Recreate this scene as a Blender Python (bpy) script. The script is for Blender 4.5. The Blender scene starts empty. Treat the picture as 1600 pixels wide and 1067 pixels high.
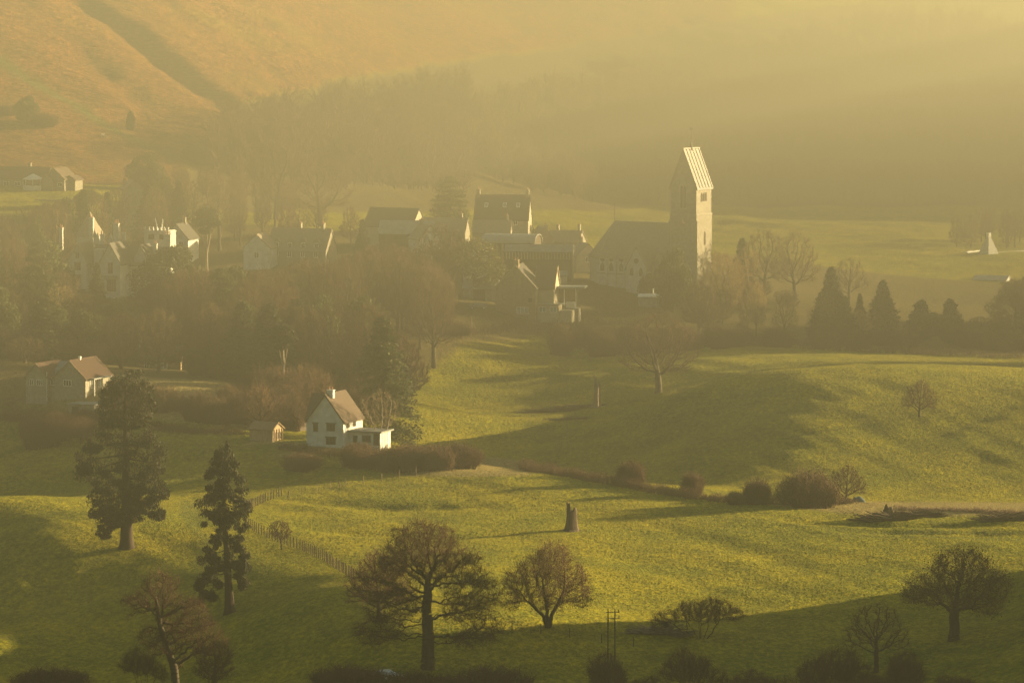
import bpy, bmesh, math, random
import numpy as np
from mathutils import Vector, Matrix, Euler

R = math.radians
scene = bpy.context.scene
COL = scene.collection
rng = np.random.default_rng(7)
random.seed(7)

# ------------------------------------------------------------------ camera
F = 6300.0                 # focal length in pixels of the 1600 px wide photograph
PITCH = R(5.0)
CAM_Z = 80.0
cam_data = bpy.data.cameras.new("camera")
cam = bpy.data.objects.new("camera", cam_data)
COL.objects.link(cam)
cam.location = (0, 0, CAM_Z)
cam.rotation_euler = (R(90) - PITCH, 0, 0)
cam_data.sensor_width = 36.0
cam_data.lens = 36.0 * F / 1600.0
cam_data.clip_start = 1.0
cam_data.clip_end = 9000.0
scene.camera = cam

# ------------------------------------------------------------------ world, sun, exposure
SUN_AZ = R(67)             # to the right of the view direction (+Y)
SUN_EL = R(9.0)
world = bpy.data.worlds.new("World")
scene.world = world
world.use_nodes = True
wn = world.node_tree.nodes
wl = world.node_tree.links
bg = wn["Background"]
sky = wn.new("ShaderNodeTexSky")
sky.sky_type = 'NISHITA'
sky.sun_disc = False
sky.sun_elevation = SUN_EL
sky.sun_rotation = SUN_AZ
sky.dust_density = 4.0
sky.air_density = 1.4
mixw = wn.new("ShaderNodeMix"); mixw.data_type = 'RGBA'; mixw.blend_type = 'MULTIPLY'
mixw.inputs[0].default_value = 1.0
mixw.inputs[7].default_value = (0.48, 0.50, 0.42, 1)
wl.new(sky.outputs[0], mixw.inputs[6])
wl.new(mixw.outputs[2], bg.inputs[0])
bg.inputs[1].default_value = 0.058

sun_data = bpy.data.lights.new("sun", 'SUN')
sun_data.energy = 5.0
sun_data.angle = R(0.5)
sun_data.color = (1.0, 0.77, 0.40)
sun = bpy.data.objects.new("sun", sun_data)
COL.objects.link(sun)
sdir = Vector((math.sin(SUN_AZ) * math.cos(SUN_EL), math.cos(SUN_AZ) * math.cos(SUN_EL), math.sin(SUN_EL)))
sun.rotation_euler = sdir.to_track_quat('Z', 'Y').to_euler()
sun.location = (300, 100, 300)

scene.view_settings.view_transform = 'Standard'
scene.view_settings.look = 'None'
scene.view_settings.gamma = 1.0
scene.view_settings.exposure = 3.87
scene.cycles.volume_bounces = 0
scene.cycles.max_bounces = 4
scene.cycles.diffuse_bounces = 2
scene.cycles.glossy_bounces = 1
scene.cycles.transmission_bounces = 3
scene.cycles.transparent_max_bounces = 8

HAZE_DENSITY = 0.0014
HAZE_COLOR = (0.164, 0.162, 0.125)
HAZE_G = 0.66

# ------------------------------------------------------------------ helpers: placing
cp, sp = math.cos(PITCH), math.sin(PITCH)
def ray(px, py):
    xc = (px - 800.0) / F; yc = (533.5 - py) / F
    return xc, cp + yc * sp, -sp + yc * cp            # direction, y component ~1
def pt(px, py, d):
    a, b, c = ray(px, py); t = d / b
    return a * t, d, CAM_Z + c * t
def x_at(px, d):
    return (px - 800.0) / F * d
def z_at(py, d):
    return pt(800, py, d)[2]
def ppm(d):                                            # photo pixels per metre at distance d
    return F / d

# ------------------------------------------------------------------ terrain height
CP = [
 # px, py, d
 (-150,1067,425),(60,1067,432),(230,1067,468),(420,1067,447),(560,1067,422),(800,1067,430),(1300,1067,431),(1750,1067,426),
 (-20,925,531),(-150,925,556),(-350,925,600),(-150,985,522),(-350,1000,555),(0,1000,495),(-350,850,632),(110,1000,497),(250,985,500),(450,985,470),(580,985,456),(100,925,528),(300,925,512),(500,925,487),(1000,950,485),(1350,950,481),(1700,950,476),
 (-150,848,577),(0,848,554),(100,850,548),(250,855,545),(500,850,540),(1000,850,540),(1300,850,536),(1700,850,529),
 (-100,790,590),(200,790,590),(400,790,588),(800,790,581),(1200,790,577),(1650,790,575),
 (-150,740,664),(0,740,660),(200,740,650),(400,740,631),(650,741,625),(850,738,619),
 (1000,755,605),(1140,780,588),
 (900,738,660),(1050,760,634),(1300,778,600),(1500,785,592),(1700,790,590),
 (850,690,709),(700,718,676),(850,640,759),(700,640,765),(850,590,813),(700,590,815),(850,545,858),(950,530,872),
 (1000,700,680),(1000,640,730),(1030,612,760),
 (1200,720,640),(1400,720,636),(1650,720,632),(1200,660,667),(1400,660,661),(1650,660,656),
 (1100,598,713),(1250,602,692),(1400,610,683),(1650,618,674),
 (1100,565,800),(1250,570,790),(1400,575,780),(1650,585,770),
 (1100,548,842),(1400,545,850),
 (800,490,880),(950,450,925),(1080,455,930),(1250,480,910),(1500,520,880),(1300,520,880),
 (1100,395,1050),(900,370,1150),(1100,365,1180),(950,345,1260),(1150,340,1300),(1400,400,1150),(1500,440,1080),
 (1400,470,1010),(1650,470,1010),(1600,400,1150),(1400,365,1270),(1650,345,1330),(1250,350,1300),(1400,330,1400),(1650,320,1420),
 (1200,310,1430),(1200,200,1600),(1200,100,1760),(1200,20,1900),(1400,250,1520),(1400,120,1700),(1400,38,1850),
 (1600,250,1510),(1600,120,1680),(1620,70,1780),(1800,150,1700),
 (900,300,1380),(900,200,1550),(900,100,1720),(900,0,1880),(700,280,1300),(700,150,1480),(700,50,1620),(700,0,1700),
 (550,250,1250),(550,130,1380),(550,30,1510),(400,280,1170),(400,170,1260),(400,60,1370),(400,0,1430),
 (200,230,1160),(200,120,1250),(200,0,1350),(0,270,1110),(0,130,1210),(0,0,1300),(-200,270,1090),(-200,0,1270),
 (160,465,890),(300,450,920),(100,400,1000),(50,335,1040),(60,295,1085),(300,330,1060),(450,350,1050),(400,420,960),
 (600,370,1020),(620,500,850),(750,480,880),(450,500,840),(300,520,815),(100,520,810),(100,620,705),(300,640,690),
 (250,575,760),(500,695,650),(400,690,655),(600,700,648),(0,655,705),(0,690,692),(150,690,676),(300,680,664),(300,700,650),(600,620,735),(700,560,830),
 (-200,620,700),(-200,480,880),
]
WP = [  # world points out of the picture: x, y, z
 (0,0,76),(0,150,40),(0,300,10),(-150,0,78),(-150,200,30),(150,300,10),(-300,350,20),(-500,100,80),(-150,500,5),
 (400,700,16),(600,1000,22),(400,400,12),(900,900,40),(1000,500,40),(900,1300,40),(500,1400,20),(700,1800,60),
 (-400,700,24),(-500,1000,70),(-700,600,60),(-600,1300,110),(-350,1500,110),(-100,1800,100),(-100,2300,105),
 (300,2100,68),(240,2600,60),(600,2600,70),(900,2300,70),(-700,2400,110),(420,1000,8),
 (150,0,78),(500,100,60),(0,-200,85),(400,-200,80),(-400,-200,85),(300,-100,80),
]
_pts = [pt(*c) for c in CP] + WP
_P = np.array(_pts)
def _phi(r2):
    return 0.5 * r2 * np.log(r2 + 1e-9)
_S = 100.0
_X = _P[:, :2] / _S
_n = len(_X)
_d2 = ((_X[:, None] - _X[None]) ** 2).sum(-1)
_K = _phi(_d2) + np.eye(_n) * 0.0015
_A = np.zeros((_n + 3, _n + 3))
_A[:_n, :_n] = _K
_A[:_n, _n] = 1; _A[:_n, _n + 1:] = _X
_A[_n, :_n] = 1; _A[_n + 1:, :_n] = _X.T
_w = np.linalg.solve(_A, np.concatenate([_P[:, 2], np.zeros(3)]))

def _sm(a, b, t):
    t = np.clip((t - a) / (b - a), 0, 1); return t * t * (3 - 2 * t)

# smooth value noise
_tab = np.random.default_rng(3).random((256, 256))
def vnoise(x, y):
    xi = np.floor(x).astype(int); yi = np.floor(y).astype(int)
    fx = x - xi; fy = y - yi
    fx = fx * fx * (3 - 2 * fx); fy = fy * fy * (3 - 2 * fy)
    g = lambda a, b: _tab[a % 256, b % 256]
    return ((g(xi, yi) * (1 - fx) + g(xi + 1, yi) * fx) * (1 - fy) + (g(xi, yi + 1) * (1 - fx) + g(xi + 1, yi + 1) * fx) * fy) * 2 - 1

def seg_dist(x, y, pts):
    """unsigned distance to a polyline, signed side, and parameter"""
    best = np.full(x.shape, 1e9); side = np.zeros(x.shape); par = np.zeros(x.shape); s0 = 0
    for (ax, ay), (bx, by) in zip(pts[:-1], pts[1:]):
        dx, dy = bx - ax, by - ay; L = math.hypot(dx, dy)
        t = np.clip(((x - ax) * dx + (y - ay) * dy) / (L * L), 0, 1)
        qx, qy = ax + t * dx, ay + t * dy
        dd = np.hypot(x - qx, y - qy)
        m = dd < best
        best = np.where(m, dd, best)
        side = np.where(m, np.sign((x - ax) * dy - (y - ay) * dx), side)
        par = np.where(m, s0 + t * L, par); s0 += L
    return best, side, par / s0

def xy(px, d): return (x_at(px, d), d)
GUL1 = [xy(70, 1345), xy(190, 1310), xy(300, 1275), xy(420, 1235)]
GUL2 = [xy(60, 1300), xy(120, 1270), xy(200, 1235), xy(240, 1200)]
GUL3 = [xy(330, 1390), xy(430, 1340), xy(520, 1300)]
SWALES = [([xy(900, 540), xy(1060, 512), xy(1230, 478)], .22, 3.0), ([xy(1010, 560), xy(1180, 530), xy(1330, 500)], .18, 2.6), ([xy(430, 600), xy(560, 585), xy(800, 578)], .6, 3.0),
          ([xy(420, 560), xy(600, 548), xy(780, 545)], .5, 3.0), ([xy(1200, 560), xy(1400, 552), xy(1650, 548)], .5, 1.6), ([xy(1300, 549), xy(1460, 543), xy(1650, 539)], .45, 1.4), ([xy(1250, 640), xy(1420, 650), xy(1600, 668)], .5, 3.0)]

def ground(x, y, detail=True):
    x = np.atleast_1d(np.asarray(x, float)); y = np.atleast_1d(np.asarray(y, float))
    out = np.empty(x.shape)
    fx, fy = x.ravel(), y.ravel(); o = np.empty(fx.shape)
    for i in range(0, len(fx), 20000):
        q = np.stack([fx[i:i + 20000], fy[i:i + 20000]], 1) / _S
        d2 = ((q[:, None] - _X[None]) ** 2).sum(-1)
        o[i:i + 20000] = _phi(d2) @ _w[:_n] + _w[_n] + q @ _w[_n + 1:]
    out = o.reshape(x.shape)
    # unseen spur added right of the frame to shade the foreground and its air
    b, sd, pr = seg_dist(x, y, SHADE_SPUR)
    h = np.interp(pr, SHADE_SPUR_T, SHADE_SPUR_H)
    w = np.exp(-(b / SHADE_SPUR_W) ** 2)
    out = out * (1 - w) + np.maximum(out, h) * w
    out = np.where(out > 82, 82 + 5 * np.tanh((out - 82) / 12), out)
    b, sd, pr = seg_dist(x, y, SHADE_RIDGE)  # unseen ridge added beyond the right to shade air over the far wood
    w = np.exp(-(b / 66.0) ** 2); h = np.interp(pr, [0, .12, 1], [45, 92, 94])
    out = out * (1 - w) + np.maximum(out, h) * w
    # gullies of the brown hill
    for G, A, W, in ((GUL1, 5.0, 7), (GUL2, 1.3, 5), (GUL3, 1.5, 7)):
        b, sd, pr = seg_dist(x, y, G)
        out = out - A * np.exp(-(b / W) ** 2) * np.sin(np.clip(pr, 0, 1) * math.pi) ** 0.5
    for G, A, W in SWALES:
        b, sd, pr = seg_dist(x, y, G)
        out = out - A * np.exp(-(b / W) ** 2) * np.sin(np.clip(pr, 0, 1) * math.pi) ** 0.6
    far = _sm(1000, 1250, y)
    out = out + far * (1.6 * vnoise(x / 60 + 3, y / 60) + 0.6 * vnoise((x + y * .6) / 14, (y - x * .6) / 34) + 0.35 * vnoise((x + y * .6) / 7, (y - x * .6) / 13 + 5) + 0.30 * vnoise(x / 5, y / 6))
    near = 1 - far
    if detail:
        out = out + near * (0.12 * vnoise(x / 28 + 9, y / 22) + 0.15 * vnoise((x + .45 * y) / 6, (y - .45 * x) / 30) + 0.09 * vnoise((x + .45 * y) / 2.6 + 9, (y - .45 * x) / 14) + 0.10 * vnoise(x / 9, y / 7) + 0.05 * vnoise(x / 3.5, y / 2.6 + 4))
    return out
SHADE_SPUR = [(74, -60), (76, 130), (88, 330), (101, 440), (108, 480), (116, 517), (120, 545)]
SHADE_SPUR_T = [0, 0.313, 0.644, 0.827, 0.893, 0.954, 1.0]
SHADE_SPUR_H = [90, 90, 84, 58, 39, 14, 5]
SHADE_SPUR_W = 25.0
SHADE_RIDGE = [(345, 1460), (350, 1560), (420, 2050)]

def gz(x, y): return float(ground(x, y)[0])
def hit(px, py, d0=395.0, d1=2200.0):
    """first point of the ground along the view ray"""
    a, b, c = ray(px, py)
    d = np.arange(d0, d1, 1.5)
    x = a * d / b; z = CAM_Z + c * d / b
    g = ground(x, d)
    k = np.nonzero(z < g)[0]
    if len(k) == 0: k = [len(d) - 1]
    k = k[0]
    if k > 0:
        f0 = z[k-1] - g[k-1]; f1 = z[k] - g[k]; t = f0 / (f0 - f1 + 1e-9)
        dd = d[k-1] + t * 1.5
    else: dd = d[0]
    xx = a * dd / b
    return xx, dd, gz(xx, dd)

# ------------------------------------------------------------------ helpers: objects
def tag(o, label=None, cat=None, group=None, kind=None):
    if label: o["label"] = label
    if cat: o["category"] = cat
    if group: o["group"] = group
    if kind: o["kind"] = kind
    return o
def mesh_obj(name, v, f, m=None, parent=None, smooth=False):
    me = bpy.data.meshes.new(name)
    v = np.asarray(v, np.float32)
    if isinstance(f, np.ndarray):
        k = f.shape[1]
        me.vertices.add(len(v)); me.vertices.foreach_set("co", v.ravel())
        me.loops.add(f.size); me.loops.foreach_set("vertex_index", f.ravel().astype(np.int32))
        me.polygons.add(len(f)); me.polygons.foreach_set("loop_start", np.arange(0, f.size, k, dtype=np.int32))
        me.update(calc_edges=True)
    else:
        me.from_pydata([tuple(p) for p in v], [], f); me.update()
    if m: me.materials.append(m)
    if smooth: me.polygons.foreach_set("use_smooth", np.ones(len(me.polygons), bool))
    o = bpy.data.objects.new(name, me)
    COL.objects.link(o)
    if parent: o.parent = parent
    return o
def empty(name, loc=(0, 0, 0), rz=0.0):
    o = bpy.data.objects.new(name, None); COL.objects.link(o)
    o.location = loc; o.rotation_euler = (0, 0, rz); o.empty_display_size = 0.5
    return o

# ------------------------------------------------------------------ materials
def new_mat(name):
    m = bpy.data.materials.new(name); m.use_nodes = True
    nt = m.node_tree; b = nt.nodes["Principled BSDF"]
    b.inputs["Specular IOR Level"].default_value = 0.25
    return m, nt, b
def mat(name, c1, c2=None, scale=3.0, rough=0.85, bump=0.0, bscale=None, rnd=0.0, metallic=0.0, detail=4.0, stretch=None, spec=0.25, trans=0.0):
    m, nt, b = new_mat(name)
    c2 = c2 or tuple(x * 0.7 for x in c1)
    b.inputs["Roughness"].default_value = rough
    b.inputs["Metallic"].default_value = metallic
    b.inputs["Specular IOR Level"].default_value = spec
    tc = nt.nodes.new("ShaderNodeTexCoord")
    co = tc.outputs["Object"]
    if stretch:
        mp = nt.nodes.new("ShaderNodeMapping"); mp.inputs["Scale"].default_value = stretch
        nt.links.new(co, mp.inputs[0]); co = mp.outputs[0]
    nz = nt.nodes.new("ShaderNodeTexNoise"); nz.inputs["Scale"].default_value = scale; nz.inputs["Detail"].default_value = detail
    nt.links.new(co, nz.inputs[0])
    cr = nt.nodes.new("ShaderNodeValToRGB")
    cr.color_ramp.elements[0].position = 0.32; cr.color_ramp.elements[1].position = 0.68
    cr.color_ramp.elements[0].color = (*c2, 1); cr.color_ramp.elements[1].color = (*c1, 1)
    nt.links.new(nz.outputs[0], cr.inputs[0])
    out = cr.outputs[0]
    if rnd > 0:
        oi = nt.nodes.new("ShaderNodeObjectInfo")
        hs = nt.nodes.new("ShaderNodeHueSaturation")
        mr = nt.nodes.new("ShaderNodeMapRange"); mr.inputs[3].default_value = 1 - rnd; mr.inputs[4].default_value = 1 + rnd
        nt.links.new(oi.outputs["Random"], mr.inputs[0]); nt.links.new(mr.outputs[0], hs.inputs["Value"])
        mh = nt.nodes.new("ShaderNodeMapRange"); mh.inputs[3].default_value = 0.5 - rnd * 0.06; mh.inputs[4].default_value = 0.5 + rnd * 0.06
        nt.links.new(oi.outputs["Random"], mh.inputs[0]); nt.links.new(mh.outputs[0], hs.inputs["Hue"])
        nt.links.new(out, hs.inputs["Color"]); out = hs.outputs[0]
    nt.links.new(out, b.inputs["Base Color"])
    if bump > 0:
        bn = nt.nodes.new("ShaderNodeTexNoise"); bn.inputs["Scale"].default_value = bscale or scale * 3
        nt.links.new(co, bn.inputs[0])
        bp = nt.nodes.new("ShaderNodeBump"); bp.inputs["Strength"].default_value = min(1, bump); bp.inputs["Distance"].default_value = 0.05
        nt.links.new(bn.outputs[0], bp.inputs["Height"]); nt.links.new(bp.outputs[0], b.inputs["Normal"])
    if trans > 0:
        tr = nt.nodes.new("ShaderNodeBsdfTranslucent"); nt.links.new(out, tr.inputs[0])
        mx = nt.nodes.new("ShaderNodeMixShader"); mx.inputs[0].default_value = trans
        nt.links.new(b.outputs[0], mx.inputs[1]); nt.links.new(tr.outputs[0], mx.inputs[2])
        nt.links.new(mx.outputs[0], nt.nodes["Material Output"].inputs[0])
    return m

# ------------------------------------------------------------------ the ground
def axis(*segs):
    a = []
    for lo, hi, st in segs: a += list(np.arange(lo, hi, st))
    a.append(segs[-1][1]); return np.array(a, float)
gx = axis((-900, -240, 14), (-240, -90, 1.7), (-90, 90, 1.1), (90, 210, 3), (210, 1100, 14))
gy = axis((-250, 380, 9), (380, 700, 1.2), (700, 1000, 2.0), (1000, 1100, 3), (1100, 1460, 1.7), (1460, 2100, 4), (2100, 2700, 20))
GX, GY = np.meshgrid(gx, gy)
GZ = ground(GX, GY)

def project(x, y, z):
    dx, dy, dz = x, y, z - CAM_Z
    dep = dy * cp - dz * sp; up = dy * sp + dz * cp
    return 800 + F * dx / dep, 533.5 - F * up / dep
PX, PY = project(GX, np.maximum(GY, 60), GZ)
def inpoly(x, y, poly):
    c = np.zeros(x.shape, bool); n = len(poly)
    for i in range(n):
        x1, y1 = poly[i]; x2, y2 = poly[(i + 1) % n]
        if y1 == y2: continue
        k = ((y1 > y) != (y2 > y)) & (x < (x2 - x1) * (y - y1) / (y2 - y1) + x1)
        c ^= k
    return c
def blur(a, n=1):
    for _ in range(n):
        p = np.pad(a, 1, mode='edge')
        a = (p[1:-1, 1:-1] * 2 + p[:-2, 1:-1] + p[2:, 1:-1] + p[1:-1, :-2] + p[1:-1, 2:]) / 6
    return a
# which cover grows where (worked out on the ground itself, kept as vertex attributes)
jit_x = 10 * vnoise(GX / 30, GY / 30); jit_y = 6 * vnoise(GX / 22 + 7, GY / 22)
U, V = PX + jit_x, PY + jit_y
deep = GY > 1040
bracken = deep & (GY < 2300) & ((PX < 700) | (V < 110) & (PX < 1150)) & ~inpoly(U, V, [(300,250),(380,160),(480,140),(640,105),(900,70),(1130,40),(1130,400),(260,400)])
bracken &= (V < 290 - 0.0 * U)
scrub = deep & inpoly(U, V, [(300,250),(380,160),(480,140),(640,105),(900,70),(1130,40),(1600,-40),(1750,250),(1700,325),(1150,320),(700,330),(250,330)])
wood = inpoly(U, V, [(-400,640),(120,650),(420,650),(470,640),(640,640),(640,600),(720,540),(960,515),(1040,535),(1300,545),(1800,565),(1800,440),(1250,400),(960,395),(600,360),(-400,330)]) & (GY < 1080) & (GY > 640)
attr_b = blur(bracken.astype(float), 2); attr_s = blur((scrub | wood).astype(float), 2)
rough_strip = inpoly(U, V, [(640,722),(700,706),(830,722),(830,738),(640,742)]) & (GY > 600) & (GY < 700)
rough_strip |= inpoly(PX, PY, [(1130,778),(1300,783),(1620,785),(1620,803),(1400,808),(1300,800)]) & (GY > 540) & (GY < 640)
rough_strip |= inpoly(U, V, [(170,590),(340,600),(470,640),(460,668),(380,672),(230,655),(30,630)]) & (GY > 640) & (GY < 760)
rough_strip |= inpoly(U, V, [(380,690),(600,700),(660,735),(480,730),(380,700)]) & (GY > 600) & (GY < 680) & (vnoise(GX / 5, GY / 5) > 0.0)
attr_r = blur(rough_strip.astype(float), 1)
# a worn green track across the brown hill
track = [xy(-120, 1172), hit(0, 92)[:2], hit(60, 135)[:2], hit(120, 165)[:2], hit(190, 210)[:2], hit(250, 238)[:2], hit(330, 262)[:2]]
tb, _, _ = seg_dist(GX, GY, track)
attr_t = np.exp(-(tb / 3.2) ** 2)
for ln in ([xy(1230, 553), xy(1400, 546), xy(1640, 541)], [xy(1300, 544), xy(1640, 533)], [xy(285, 600), xy(283, 575), xy(300, 556), xy(325, 545)], [xy(298, 601), xy(297, 577), xy(313, 560)], [xy(-100, 436), xy(60, 440), xy(185, 447)]):  # thin darker lines over the lower fields, wheel marks among them
    tb, _, _ = seg_dist(GX, GY, ln); attr_t = np.maximum(attr_t, 0.8 * np.exp(-(tb / 0.8) ** 2))

nx, ny = len(gx), len(gy)
idx = np.arange(nx * ny).reshape(ny, nx)
faces = np.stack([idx[:-1, :-1], idx[:-1, 1:], idx[1:, 1:], idx[1:, :-1]], -1).reshape(-1, 4)
verts = np.stack([GX, GY, GZ], -1).reshape(-1, 3)
terr = mesh_obj("ground", verts, faces, None, None, smooth=True)
tag(terr, kind="structure")
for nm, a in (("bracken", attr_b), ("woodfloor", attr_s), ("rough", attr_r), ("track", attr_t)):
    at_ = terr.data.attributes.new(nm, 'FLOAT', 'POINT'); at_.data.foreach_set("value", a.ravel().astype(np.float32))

def ground_mat():
    m, nt, b = new_mat("turf_and_bracken")
    N = nt.nodes.new; L = nt.links.new
    geo = N("ShaderNodeNewGeometry").outputs["Position"]
    def noise(scale, stretch=(1, 1, 1), detail=4, rough=0.55):
        mp = N("ShaderNodeMapping"); mp.inputs["Scale"].default_value = stretch; L(geo, mp.inputs[0])
        n = N("ShaderNodeTexNoise"); n.inputs["Scale"].default_value = scale; n.inputs["Detail"].default_value = detail; n.inputs["Roughness"].default_value = rough
        L(mp.outputs[0], n.inputs[0]); return n.outputs[0]
    def ramp(f, *st):
        r = N("ShaderNodeValToRGB"); e = r.color_ramp.elements
        while len(e) < len(st): e.new(0.5)
        for i, (p, c) in enumerate(st): e[i].position = p; e[i].color = (*c, 1)
        L(f, r.inputs[0]); return r.outputs[0]
    def mix(f, a, c, mode='MIX'):
        n = N("ShaderNodeMix"); n.data_type = 'RGBA'; n.blend_type = mode
        if isinstance(f, float): n.inputs[0].default_value = f
        else: L(f, n.inputs[0])
        L(a, n.inputs[6]); L(c, n.inputs[7]); return n.outputs[2]
    def attr(n):
        a = N("ShaderNodeAttribute"); a.attribute_name = n; return a.outputs["Fac"]
    fine = noise(1.8, (0.8, 0.45, 1), 5, 0.65)
    broad = noise(0.045, (1, 1, 1), 4)
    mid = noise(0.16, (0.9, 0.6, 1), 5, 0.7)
    g1 = ramp(fine, (0.25, (0.042, 0.052, 0.001)), (0.5, (0.130, 0.134, 0.001)), (0.75, (0.34, 0.280, 0.002)))
    g2 = ramp(fine, (0.25, (0.074, 0.070, 0.001)), (0.5, (0.200, 0.172, 0.002)), (0.75, (0.42, 0.320, 0.003)))
    grass = mix(ramp(broad, (0.38, (0, 0, 0)), (0.62, (1, 1, 1))), g1, g2)
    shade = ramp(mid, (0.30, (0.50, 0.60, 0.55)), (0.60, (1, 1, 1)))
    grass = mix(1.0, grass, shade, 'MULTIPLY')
    bf = noise(0.6, (0.8, 1, 1.4), 6, 0.75)
    br = ramp(bf, (0.30, (0.050, 0.017, 0.004)), (0.5, (0.16, 0.062, 0.018)), (0.68, (0.40, 0.165, 0.050)))
    bgreen = ramp(noise(0.02, (1, 1, 1), 3), (0.56, (0, 0, 0)), (0.74, (0.35, 0.35, 0.35)))
    br = mix(bgreen, br, g2)
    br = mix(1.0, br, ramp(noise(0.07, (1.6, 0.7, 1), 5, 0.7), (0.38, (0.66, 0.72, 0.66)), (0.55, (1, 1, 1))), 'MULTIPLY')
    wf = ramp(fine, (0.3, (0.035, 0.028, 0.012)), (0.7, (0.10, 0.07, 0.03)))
    rg = ramp(fine, (0.3, (0.09, 0.075, 0.025)), (0.7, (0.30, 0.22, 0.09)))
    c = mix(attr("bracken"), grass, br)
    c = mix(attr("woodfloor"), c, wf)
    c = mix(attr("rough"), c, rg)
    tk = ramp(fine, (0.2, (0.05, 0.07, 0.012)), (0.8, (0.10, 0.11, 0.02)))
    c = mix(attr("track"), c, tk)
    L(c, b.inputs["Base Color"])
    b.inputs["Roughness"].default_value = 0.95
    b.inputs["Specular IOR Level"].default_value = 0.05
    b.inputs["Sheen Weight"].default_value = 0.08
    b.inputs["Sheen Roughness"].default_value = 0.4
    b.inputs["Sheen Tint"].default_value = (0.9, 0.8, 0.25, 1)
    # tussocks: relief at two sizes, rougher on the bracken
    add = N("ShaderNodeMath"); add.operation = 'ADD'
    tuft = noise(1.7, (0.75, 0.36, 1), 4, 0.6)
    tmp = N('ShaderNodeMapping'); tmp.inputs['Rotation'].default_value = (0, 0, 0.5); tmp.inputs['Scale'].default_value = (0.10, 0.9, 1); L(geo, tmp.inputs[0])
    tn = N('ShaderNodeTexNoise'); tn.inputs['Scale'].default_value = 0.35; tn.inputs['Detail'].default_value = 4; L(tmp.outputs[0], tn.inputs[0])
    tadd = N('ShaderNodeMath'); tadd.operation = 'MULTIPLY_ADD'; L(tn.outputs[0], tadd.inputs[0]); tadd.inputs[1].default_value = 1.2; L(bf, tadd.inputs[2]); bf = tadd.outputs[0]
    m1 = N("ShaderNodeMath"); m1.operation = 'MULTIPLY'; L(bf, m1.inputs[0]); m1.inputs[1].default_value = 4.5
    m2 = N("ShaderNodeMath"); m2.operation = 'MULTIPLY'; L(m1.outputs[0], m2.inputs[0]); L(attr("bracken"), m2.inputs[1])
    L(tuft, add.inputs[0]); L(m2.outputs[0], add.inputs[1])
    bp = N("ShaderNodeBump"); bp.inputs["Strength"].default_value = 1.0; bp.inputs["Distance"].default_value = 0.5
    L(add.outputs[0], bp.inputs["Height"])
    # upright blades: fine tilt of the surface in every direction
    bl = N("ShaderNodeTexNoise"); bl.inputs["Scale"].default_value = 4.5; bl.inputs["Detail"].default_value = 2; L(geo, bl.inputs[0])
    sb = N("ShaderNodeVectorMath"); sb.operation = 'SUBTRACT'; L(bl.outputs[1], sb.inputs[0]); sb.inputs[1].default_value = (0.5, 0.5, 0.5)
    ma = N("ShaderNodeVectorMath"); ma.operation = 'MULTIPLY_ADD'; L(sb.outputs[0], ma.inputs[0]); ma.inputs[1].default_value = (4.5, 4.5, 1.0); L(bp.outputs[0], ma.inputs[2])
    nn = N("ShaderNodeVectorMath"); nn.operation = 'NORMALIZE'; L(ma.outputs[0], nn.inputs[0])
    L(nn.outputs[0], b.inputs["Normal"])
    return m
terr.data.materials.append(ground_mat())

# ------------------------------------------------------------------ haze
def haze():
    x0, x1, y0, y1, z0, z1 = -905, 1105, -255, 2705, float(GZ.min()) - 1.0, 99.0
    v = [(x, y, z) for z in (z0, z1) for y in (y0, y1) for x in (x0, x1)]
    f = [(0, 2, 3, 1), (4, 5, 7, 6), (0, 1, 5, 4), (2, 6, 7, 3), (0, 4, 6, 2), (1, 3, 7, 5)]
    o = mesh_obj("haze", v, f)
    m = bpy.data.materials.new("haze_air"); m.use_nodes = True
    nt = m.node_tree; nt.nodes.clear()
    pv = nt.nodes.new("ShaderNodeVolumePrincipled"); out = nt.nodes.new("ShaderNodeOutputMaterial")
    pv.inputs["Color"].default_value = (*HAZE_COLOR, 1)
    pv.inputs["Density"].default_value = HAZE_DENSITY
    pv.inputs["Anisotropy"].default_value = HAZE_G
    nt.links.new(pv.outputs[0], out.inputs["Volume"])
    o.data.materials.append(m)
    tag(o, kind="stuff", label="golden evening haze filling the valley", cat="haze")
haze()

# ------------------------------------------------------------------ vegetation materials
M_BARK = mat("bark", (0.085, 0.066, 0.042), (0.040, 0.031, 0.020), 2.0, 0.95, 0.6, 9, stretch=(1, 1, 0.25))
M_BARK_RED = mat("bark_red", (0.045, 0.029, 0.017), (0.018, 0.012, 0.008), 2.0, 0.95, 0.6, 9, stretch=(1, 1, 0.25))
M_BARK_PALE = mat("bark_pale", (0.32, 0.26, 0.19), (0.16, 0.13, 0.09), 2.0, 0.9, 0.4, 9, stretch=(1, 1, 0.3))
M_TWIG = mat("twig", (0.090, 0.046, 0.020), (0.045, 0.023, 0.011), 0.5, 0.9, rnd=0.25)
M_TWIG_RED = mat("twig_red", (0.100, 0.048, 0.024), (0.055, 0.027, 0.014), 0.6, 0.9, rnd=0.2)
M_TWIG_GOLD = mat("twig_gold", (0.30, 0.19, 0.075), (0.17, 0.105, 0.042), 0.6, 0.9, rnd=0.2)
M_TWIG_PALE = mat("twig_pale", (0.26, 0.19, 0.12), (0.15, 0.10, 0.06), 0.6, 0.9, rnd=0.2)
M_LEAF_DARK = mat("leaf_dark", (0.040, 0.048, 0.014), (0.018, 0.024, 0.008), 0.8, 0.8, rnd=0.25, trans=0.15)
M_LEAF_SEQ = mat("leaf_sequoia", (0.036, 0.033, 0.011), (0.014, 0.015, 0.005), 0.7, 0.8, trans=0.15)
M_LEAF_GREEN = mat("leaf_green", (0.070, 0.078, 0.018), (0.034, 0.040, 0.012), 0.8, 0.8, rnd=0.25, trans=0.2)
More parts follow.
